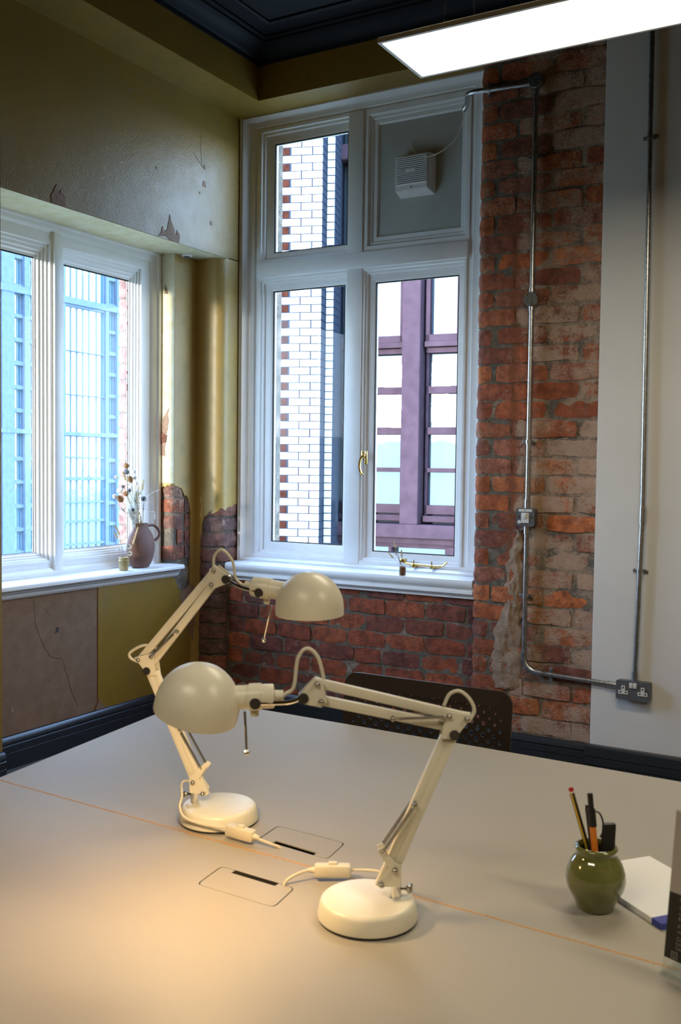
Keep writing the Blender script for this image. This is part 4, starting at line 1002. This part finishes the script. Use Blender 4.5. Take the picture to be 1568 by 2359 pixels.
for (px, py, dx, r_, h_, lb) in ((292, 1076, 0, .0125, .034, 'topmost brown teasel head in the terracotta jug'), (301, 1108, .0, .014, .040, 'pale brown teasel in the middle of the dried bunch'), (291, 1140, .02, .0125, .030, 'small brown teasel left of centre in the dried bunch'), (279, 1152, .03, .0165, .050, 'largest brown teasel leaning left over the terracotta jug')):
    stemmed('dried_teasel', lb, 'dried flower', pxpt(px, py, -.188+dx), nb(), ovoid(r_*1.2, h_*1.15, 60), TEAZ)
for (px, py, dx, r_, lb) in ((291.5, 1087, .01, .0145, 'grey globe thistle just under the topmost teasel'), (283.5, 1121, .01, .009, 'small grey globe thistle left of the bunch'), (297, 1130, .03, .0105, 'grey globe thistle in the middle of the bunch'), (331, 1149, .0, .0145, 'grey globe thistle at the right side of the bunch'), (306, 1174.5, .05, .008, 'lowest small grey globe thistle near the jug mouth')):
    stemmed('globe_thistle', lb, 'dried flower', pxpt(px, py, -.188+dx), nb(), globe(r_*1.12), THIS)
for (px, py, dx, r_, h_, lb) in ((269, 1101, .02, .009, .024, 'white bunny tail grass furthest left and high'), (311, 1103, .01, .010, .028, 'cream bunny tail grass right of the middle teasel'), (313, 1116, .02, .011, .032, 'cream bunny tail grass below another, right of middle'), (309.5, 1089, -.01, .010, .024, 'cream bunny tail grass right of the upper thistle'), (302, 1124, .03, .009, .024, 'cream bunny tail grass in the bunch centre'), (305.5, 1065, -.03, .005, .012, 'tiny white bunny tail at the very top right'), (277, 1131, -.01, .019, .026, 'fluffy white flower head left of the bunch'), (265.5, 1145, .01, .011, .030, 'white bunny tail drooping left over the sill')):
    stemmed('bunny_tail_grass', lb, 'dried grass', pxpt(px, py, -.188+dx), nb(), ovoid(r_*1.15, h_*1.1, 25), BUNNY, STRAW, .0007)
for (px, py, dx, lb) in ((318, 1132, .01, 'dark lavender spike right of centre in the jug'), (310, 1150, .03, 'dark lavender spike lower in the bunch'), (331, 1163, .02, 'dark lavender sprig right, near the jug mouth'), (281, 1172, .03, 'dark lavender sprig left, near the jug mouth')):
    stemmed('lavender_sprig', lb, 'dried flower', pxpt(px, py, -.188+dx), nb(), beads(.045, .0035), LAV)
for (px, py, dx, lb) in ((322, 1140, .0, 'wheat ear in the right of the dried bunch'), (327, 1128, -.01, 'tallest wheat ear at the right of the dried bunch'), (316, 1155, .03, 'short wheat ear among the right stems'), (300, 1160, .02, 'wheat ear low in the bunch centre'), (291, 1107, .0, 'ribbed straw seed spike under the upper thistle')):
    stemmed('wheat_ear', lb, 'dried grass', pxpt(px, py, -.188+dx), nb(), ear(.055, .006), WHEAT)
fe = empty('feather_grass', neck, 'wispy white feather grass strands spilling from the terracotta jug', 'dried grass', kind='stuff')
m = MB()
for k in range(150):
    a = rb.uniform(-.3, .3); px, py = 306+rb.uniform(-18, 22), 1140+rb.uniform(-25, 30); m.tube(catmull([nb(), pxpt(306+(px-306)*.5, 1185, -.185), pxpt(px, py, -.188+rb.uniform(-.04, .05))], 4), [.0010]*5+[.0009]*3+[.0004], 3)
for P_ in ([(306, 1200), (325, 1184), (345, 1178), (357, 1182), (356, 1196)], [(312, 1190), (335, 1150), (350, 1136), (368, 1128)], [(300, 1190), (280, 1175), (264, 1158), (256, 1160)], [(300, 1195), (275, 1172), (262, 1166)], [(308, 1190), (340, 1160), (352, 1158)]):
    m.tube(catmull([pxpt(a, b, -.16) for a, b in P_], 6), .0009, 4)
m.build('strand', FEA, fe)
# little stoneware pot with wheat ears
PC = Vector((-.158, -.607, VZ))
sp_ = empty('stoneware_pot', PC, 'small mustard stoneware pot in front of the terracotta jug', 'pot')
MB().lathe([(0, .001), (.0215, .001), (.023, .004), (.0275, .050), (.0275, .054), (.0235, .057), (.0235, .061), (.0265, .064), (.0265, .068), (.0225, .069), (.0205, .055), (0, .02)], PC, 36).build('body', STONE, sp_, ang=50)
g_ = 'sprigs in the small stoneware pot'
pb = lambda: PC+Vector((rb.uniform(-.006, .006), rb.uniform(-.008, .008), .03))
for (px, py, lb) in ((275, 1232, 'curved wheat ear at the left in the small stoneware pot'), (270, 1240, 'thin wheat ear lowest left in the small stoneware pot'), (306, 1254, 'upright wheat ear at the right in the small stoneware pot')):
    tip = {275: (264, 1208), 270: (264, 1226), 306: (318, 1213)}[px]
    bs = pxpt(px, py, PC.x); tp = pxpt(*tip, PC.x); dd = tp-bs
    e = empty('wheat_ear', pb(), lb, 'dried grass', g_)
    MB().tube(catmull([e.location.copy(), Vector(e.location).lerp(bs, .6), bs], 4), .001, 5).build('stem', STRAW, e)
    m = MB(); ear(dd.length*.95, .0055)(m, bs, dd.normalized()); m.build('head', WHEAT, e, ang=80)
e = empty('dried_daisy_sprig', pb(), 'white dried daisies on a sprig in the small stoneware pot', 'dried flower', g_)
MB().tube(catmull([e.location.copy(), pxpt(293, 1278, PC.x+.01), pxpt(298, 1268, PC.x+.01), pxpt(297, 1259, PC.x+.012)], 4), .0009, 5).build('stem', STRAW, e)
for px, py, r_ in ((296.5, 1259, .013), (298.5, 1275, .013)):
    c_ = pxpt(px, py, PC.x+.014); dv = (CAM-c_).normalized(); mm = frame_of(c_, dv); m = MB()
    for k in range(11):
        t = k*2*math.pi/11; m.obox(mm @ Vector((math.cos(t)*r_*.6, math.sin(t)*r_*.6, 0)), (mm.to_3x3() @ Vector((math.cos(t), math.sin(t), .2))), (mm.to_3x3() @ Vector((-math.sin(t), math.cos(t), 0))), dv, r_*.9, r_*.4, .0008)
    h_ = m.build('flower', PETAL, e, smooth=False); MB().sphere(c_+dv*.002, .0035, 8, 6).build('centre', THIS, h_)
# brown tin with sprigs on the far sill
TCN = Vector((1.112, .062, .840))
tn = empty('brown_tin', TCN, 'small rusty brown tin pot on the far window sill', 'pot')
MB().lathe([(0, .001), (.0165, .001), (.0165, .042), (.015, .043), (.0145, .01), (0, .01)], TCN, 24).build('body', JARB, tn, ang=40)
for k, (px, py, typ, lb) in enumerate(((911, 1262, 'w', 'tallest straw ear in the brown tin'), (909, 1268, 'l', 'dark spike beside the tallest ear in the brown tin'), (905, 1285, 'w', 'straw ear leaning left in the brown tin'), (925, 1283, 'w', 'straw ear leaning right in the brown tin'), (919, 1288, 'l', 'short dark sprig in the middle of the brown tin'))):
    d_ = (fwd + r2*((px-784)/2254.7) + d2*((py-1179.5)/2254.7)); t = (TCN.y-CAM.y)/d_.y; hp_ = CAM+d_*t
    stemmed('dried_sprig', lb, 'dried grass', hp_, TCN+Vector((rb.uniform(-.005, .005), rb.uniform(-.005, .005), .02)), ear(.035, .0045) if typ == 'w' else beads(.045, .0035), WHEAT if typ == 'w' else LAV, STRAW, .0009, 'sprigs in the brown tin', .05)

# ------------------------------------------------------------------ outside: glazed brick pier
gp = empty('glazed_brick_pier', (-1.60, 3.70, .4), 'white glazed brick pier with red toothing seen through the far window', 'pier')
dv = Vector((math.cos(math.radians(200)), math.sin(math.radians(200)), 0)); nv = Vector((-dv.y, dv.x, 0))*1
E0 = Vector((-1.6032, 3.7022, 0))
mg = Matrix((dv, -nv, Vector((0, 0, 1)))).transposed().to_4x4()
def og(u, n, zz): return E0+dv*u+nv*n+Vector((0, 0, zz))
m = MB()
for (u0, u1, n0, n1) in ((.004, .75, -.5, -.006), (-.09, .1, -.7, -.186)):
    a = [og(u0, n0, 0), og(u1, n0, 0), og(u1, n1, 0), og(u0, n1, 0)]; m.prism([(p.x, p.y) for p in a], -.6, 5.2)
m.build('mortar_core', OUTM, gp, smooth=False)
gb_ = bmesh.new(); 
def gmesh(mt_):
    b = MB(); b.box(-.5, .5, 0, 1, -.5, .5); bmesh.ops.recalc_face_normals(b.b, faces=b.b.faces)
    for f in b.b.faces: pass
    bmesh.ops.bevel(b.b, geom=[e for e in b.b.edges if all(v.co.y < .01 for v in e.verts)], offset=.02, segments=1, affect='EDGES')
    me = bpy.data.meshes.new('brick'); b.b.to_mesh(me); b.b.free(); me.materials.append(mt_); return me
GW, GR = gmesh(OUTW), gmesh(OUTR)
def gbrick(u0, u1, n, z0, z1, me):
    o = bpy.data.objects.new('brick', me); C.objects.link(o); o.parent = gp
    p = og((u0+u1)/2, n, (z0+z1)/2)-Vector(gp.location)
    mm = mg.copy(); mm.translation = p; o.matrix_local = mm @ Matrix.Diagonal((u1-u0, .03, z1-z0, 1))
z = .40; row = 0; gc = .0747
rt = MB()
while z < 4.95:
    j = .0075; a, b = z+j, z+gc-j*.4
    if row % 2:
        for (u0, u1, me) in ((0, .098, GW), (.105, .310, GW), (.325, .430, GR), (.44, .66, GR)): gbrick(u0+.004, u1-.004, rb.uniform(-.002, .002), a, b, me)
    else:
        for (u0, u1, me) in ((0, .205, GW), (.212, .420, GW), (.432, .64, GR)): gbrick(u0+.004, u1-.004, rb.uniform(-.002, .002), a, b, me)
    gbrick(-.083, -.012, -.18, a, b, GW)
    for n0, n1, uu in ((-.17, -.01, .001), (-.46, -.20, -.088)):
        q0, q1 = og(uu, n0, 0), og(uu, n1, 0); rt.bar((q0.x, q0.y, (a+b)/2), (q1.x, q1.y, (a+b)/2), b-a, .012)
    z += gc; row += 1
rt.build('shaded_returns', OUTM, gp, smooth=False, kind='stuff')  # dark colour stands in for the shade on the white returns
# ------------------------------------------------------------------ outside: mauve framed windows
mw = empty('mauve_window_bay', (-1.204, 4.919, .3), 'mauve painted window bay with small panes across the courtyard', 'building')
du = Vector((-.99276, -.12014, 0)); nm_ = Vector((.12014, -.99276, 0)); Q0 = Vector((-1.2043, 4.9188, 0))
mq = Matrix((du, -nm_, Vector((0, 0, 1)))).transposed().to_4x4()
KS = Matrix.Translation(CAM*(1-.945)) @ Matrix.Scale(.945, 4)      # the bay stands 9.7 m from the room
def mbox(m, u0, u1, d0, d1, z0, z1, bev=.004):
    """d measured towards the room"""
    mm = mq.copy(); mm.translation = Q0; m.box(u0, u1, -d1, -d0, z0, z1, bev, KS @ mm, 1)
def mpart(name, mat_, parent, boxes, bev=.004):
    m = MB()
    for b in boxes: mbox(m, *b, bev=bev)
    return m.build(name, mat_, parent, smooth=False)
for u in (-.60, .012, .625+.012): mpart('post', MAUVE, mw, [(u-.115, u+.085, -.15, .10, .79, 5.3)], .006)
def sash_window(u0, u1):
    w_ = mpart('window_frame', MAUVE, mw, [(u0, u0+.05, -.10, .0, 2.64, 5.0), (u1-.05, u1, -.10, .0, 2.64, 5.0), (u0, u1, -.10, .02, 2.645, 2.70), (u0, u1, -.10, .0, 2.70, 2.775), (u0, u1, -.16, -.03, 2.585, 2.64), (u0, u0+.03, -.14, -.05, .88, 2.62), (u1-.03, u1, -.14, -.05, .88, 2.62)])
    mpart('glazing_bar', MAUVE, w_, [(u0, u1, -.13, -.05, 2.163, 2.242), (u0, u1, -.13, -.05, 1.735, 1.811), (u0, u1, -.13, -.05, 1.337, 1.382), (u0, u1, -.13, -.05, .895, .990), (u0, u1, -.12, 0, .815, .880)])
    for z0, z1 in ((2.77, 5.0), (2.235, 2.59), (1.805, 2.165), (1.38, 1.735), (.985, 1.34)):
        dd = -.07 if z0 > 2.7 else -.11
        mpart('pane', MGL, w_, [(u0+.01, u1-.01, dd-.01, dd, z0, z1)], 0)
sash_window(.105, .51); sash_window(-.515, -.125); sash_window(-1.13, -.73); sash_window(.73, 1.15)
mpart('sill_band', MAUVE, mw, [(-1.3, 1.05, -.15, .12, .645, .79), (-1.3, 1.05, -.15, .05, .58, .64)], .008)
mpart('lower_frame', MAUVE, mw, [(-1.3, 1.05, -.15, .0, .535, .585), (.215, .25, -.15, 0, -.4, .56), (-.55, -.385, -.15, .02, -.4, .56), (.62, .75, -.15, .02, -.4, .56)])
for a, b in ((-.39, .22), (.245, .63), (-1.2, -.54)): mpart('pane', MGL, mw, [(a, b, -.13, -.12, -.4, .56)], 0)
mpart('wall', OUTM, mw, [(-1.6, 1.3, -.6, -.16, -.6, 5.4)], 0)
mpart('stone_band', MAUVE, mw, [(.70, 1.3, -.15, .14, 4.63, 4.79)], .006)
# white rendered building that shows only in the reflections of those panes
rw = empty('rendered_building', (-20, -25, -6), 'white rendered building mirrored in the mauve window panes', 'building')
MB().box(-34, -6, -30, -24.6, -8, 2.4).build('wall', RENDW, rw, smooth=False)
for x in (-29, -25.2, -21.4, -17.6, -13.8, -10):
    f_ = MB().box(x-.7, x+.7, -24.64, -24.5, -2.2, .2).build('window_frame', DARKW, rw, smooth=False); MB().box(x-.04, x+.04, -24.5, -24.45, -2.2, .2).box(x-.7, x+.7, -24.5, -24.45, -1.0, -.93).build('glazing_bar', RENDW, f_, smooth=False)
# ------------------------------------------------------------------ outside: office block beyond the left window
ob = empty('office_block', (-52, 47, -8), 'modern office block coloured with blue haze with tall window bays beyond the left window', 'building')
rows = [(-6.4, -5.0), (-4.77, -3.42), (-3.18, -1.79), (-1.56, -.10), (.13, 1.51), (1.75, 3.42), (3.70, 4.85), (5.11, 6.45), (6.71, 8.10), (8.38, 9.70), (9.98, 11.36), (11.61, 13.0), (13.67, 15.4), (15.75, 17.2), (17.6, 19.4)]
cols = [(35.2, 36.0), (37.2, 38.0), (38.55, 39.4), (40.95, 41.82), (42.93, 43.80), (44.28, 45.1), (45.9, 46.7), (52.09, 52.98), (54.5, 55.3), (55.9, 56.7)]
cur = [(47.64, 48.34), (48.40, 48.95), (49.01, 49.57), (49.63, 50.2), (50.26, 50.98), (51.04, 51.75)]
crow = [(-6.4, -4.75), (-4.6, -3.05), (-2.89, -1.6), (-1.5, .12), (.34, 1.75), (1.85, 3.36), (3.6, 6.4), (6.45, 9.6), (9.65, 12.84), (13.24, 16.4), (16.6, 19.4)]
m = MB(); allc = sorted(cols+[(47.64, 51.75)]); prev = 32
for a, b in allc+[(60, 60)]:
    m.box(-51, -50, prev, a, -8, 22); prev = b
for a, b in cols:
    pz = -8
    for z0, z1 in rows+[(22, 22)]: m.box(-51, -50.15, a, b, pz, z0); pz = z1
pz = -8
for z0, z1 in crow+[(22, 22)]: m.box(-51, -50.1, 47.64, 51.75, pz, z0); pz = z1
m.box(-50.1, -49.94, 32, 60, 3.40, 3.68).box(-50.1, -49.94, 32, 60, 13.02, 13.5).box(-52, -50.9, 32, 60, -8, 22)
m.build('facade', OFFW, ob, smooth=False)
for a, b in cols:
    for z0, z1 in rows:
        f_ = MB().frame(lambda u, v, o: (-50.45+o, u, v), (a, b, z0, z1), (a+.05, b-.05, z0+.05, z1-.05), [(0, 0), (0, .06), (1, .06), (1, 0)]).box(-50.45, -50.40, a+(b-a)*.62, a+(b-a)*.68, z0, z1).build('window_frame', OFFF, ob, smooth=False)
        MB().box(-50.5, -50.44, a, b, z0, z1).build('pane', OGL, f_, smooth=False)
for z0, z1 in crow:
    for a, b in cur:
        f_ = MB().frame(lambda u, v, o: (-50.3+o, u, v), (a, b, z0, z1), (a+.03, b-.03, z0+.03, z1-.03), [(0, 0), (0, .06), (1, .06), (1, 0)]).build('window_frame', OFFF, ob, smooth=False)
        MB().box(-50.35, -50.29, a-.05, b+.05, z0, z1).build('pane', OGL, f_, smooth=False)
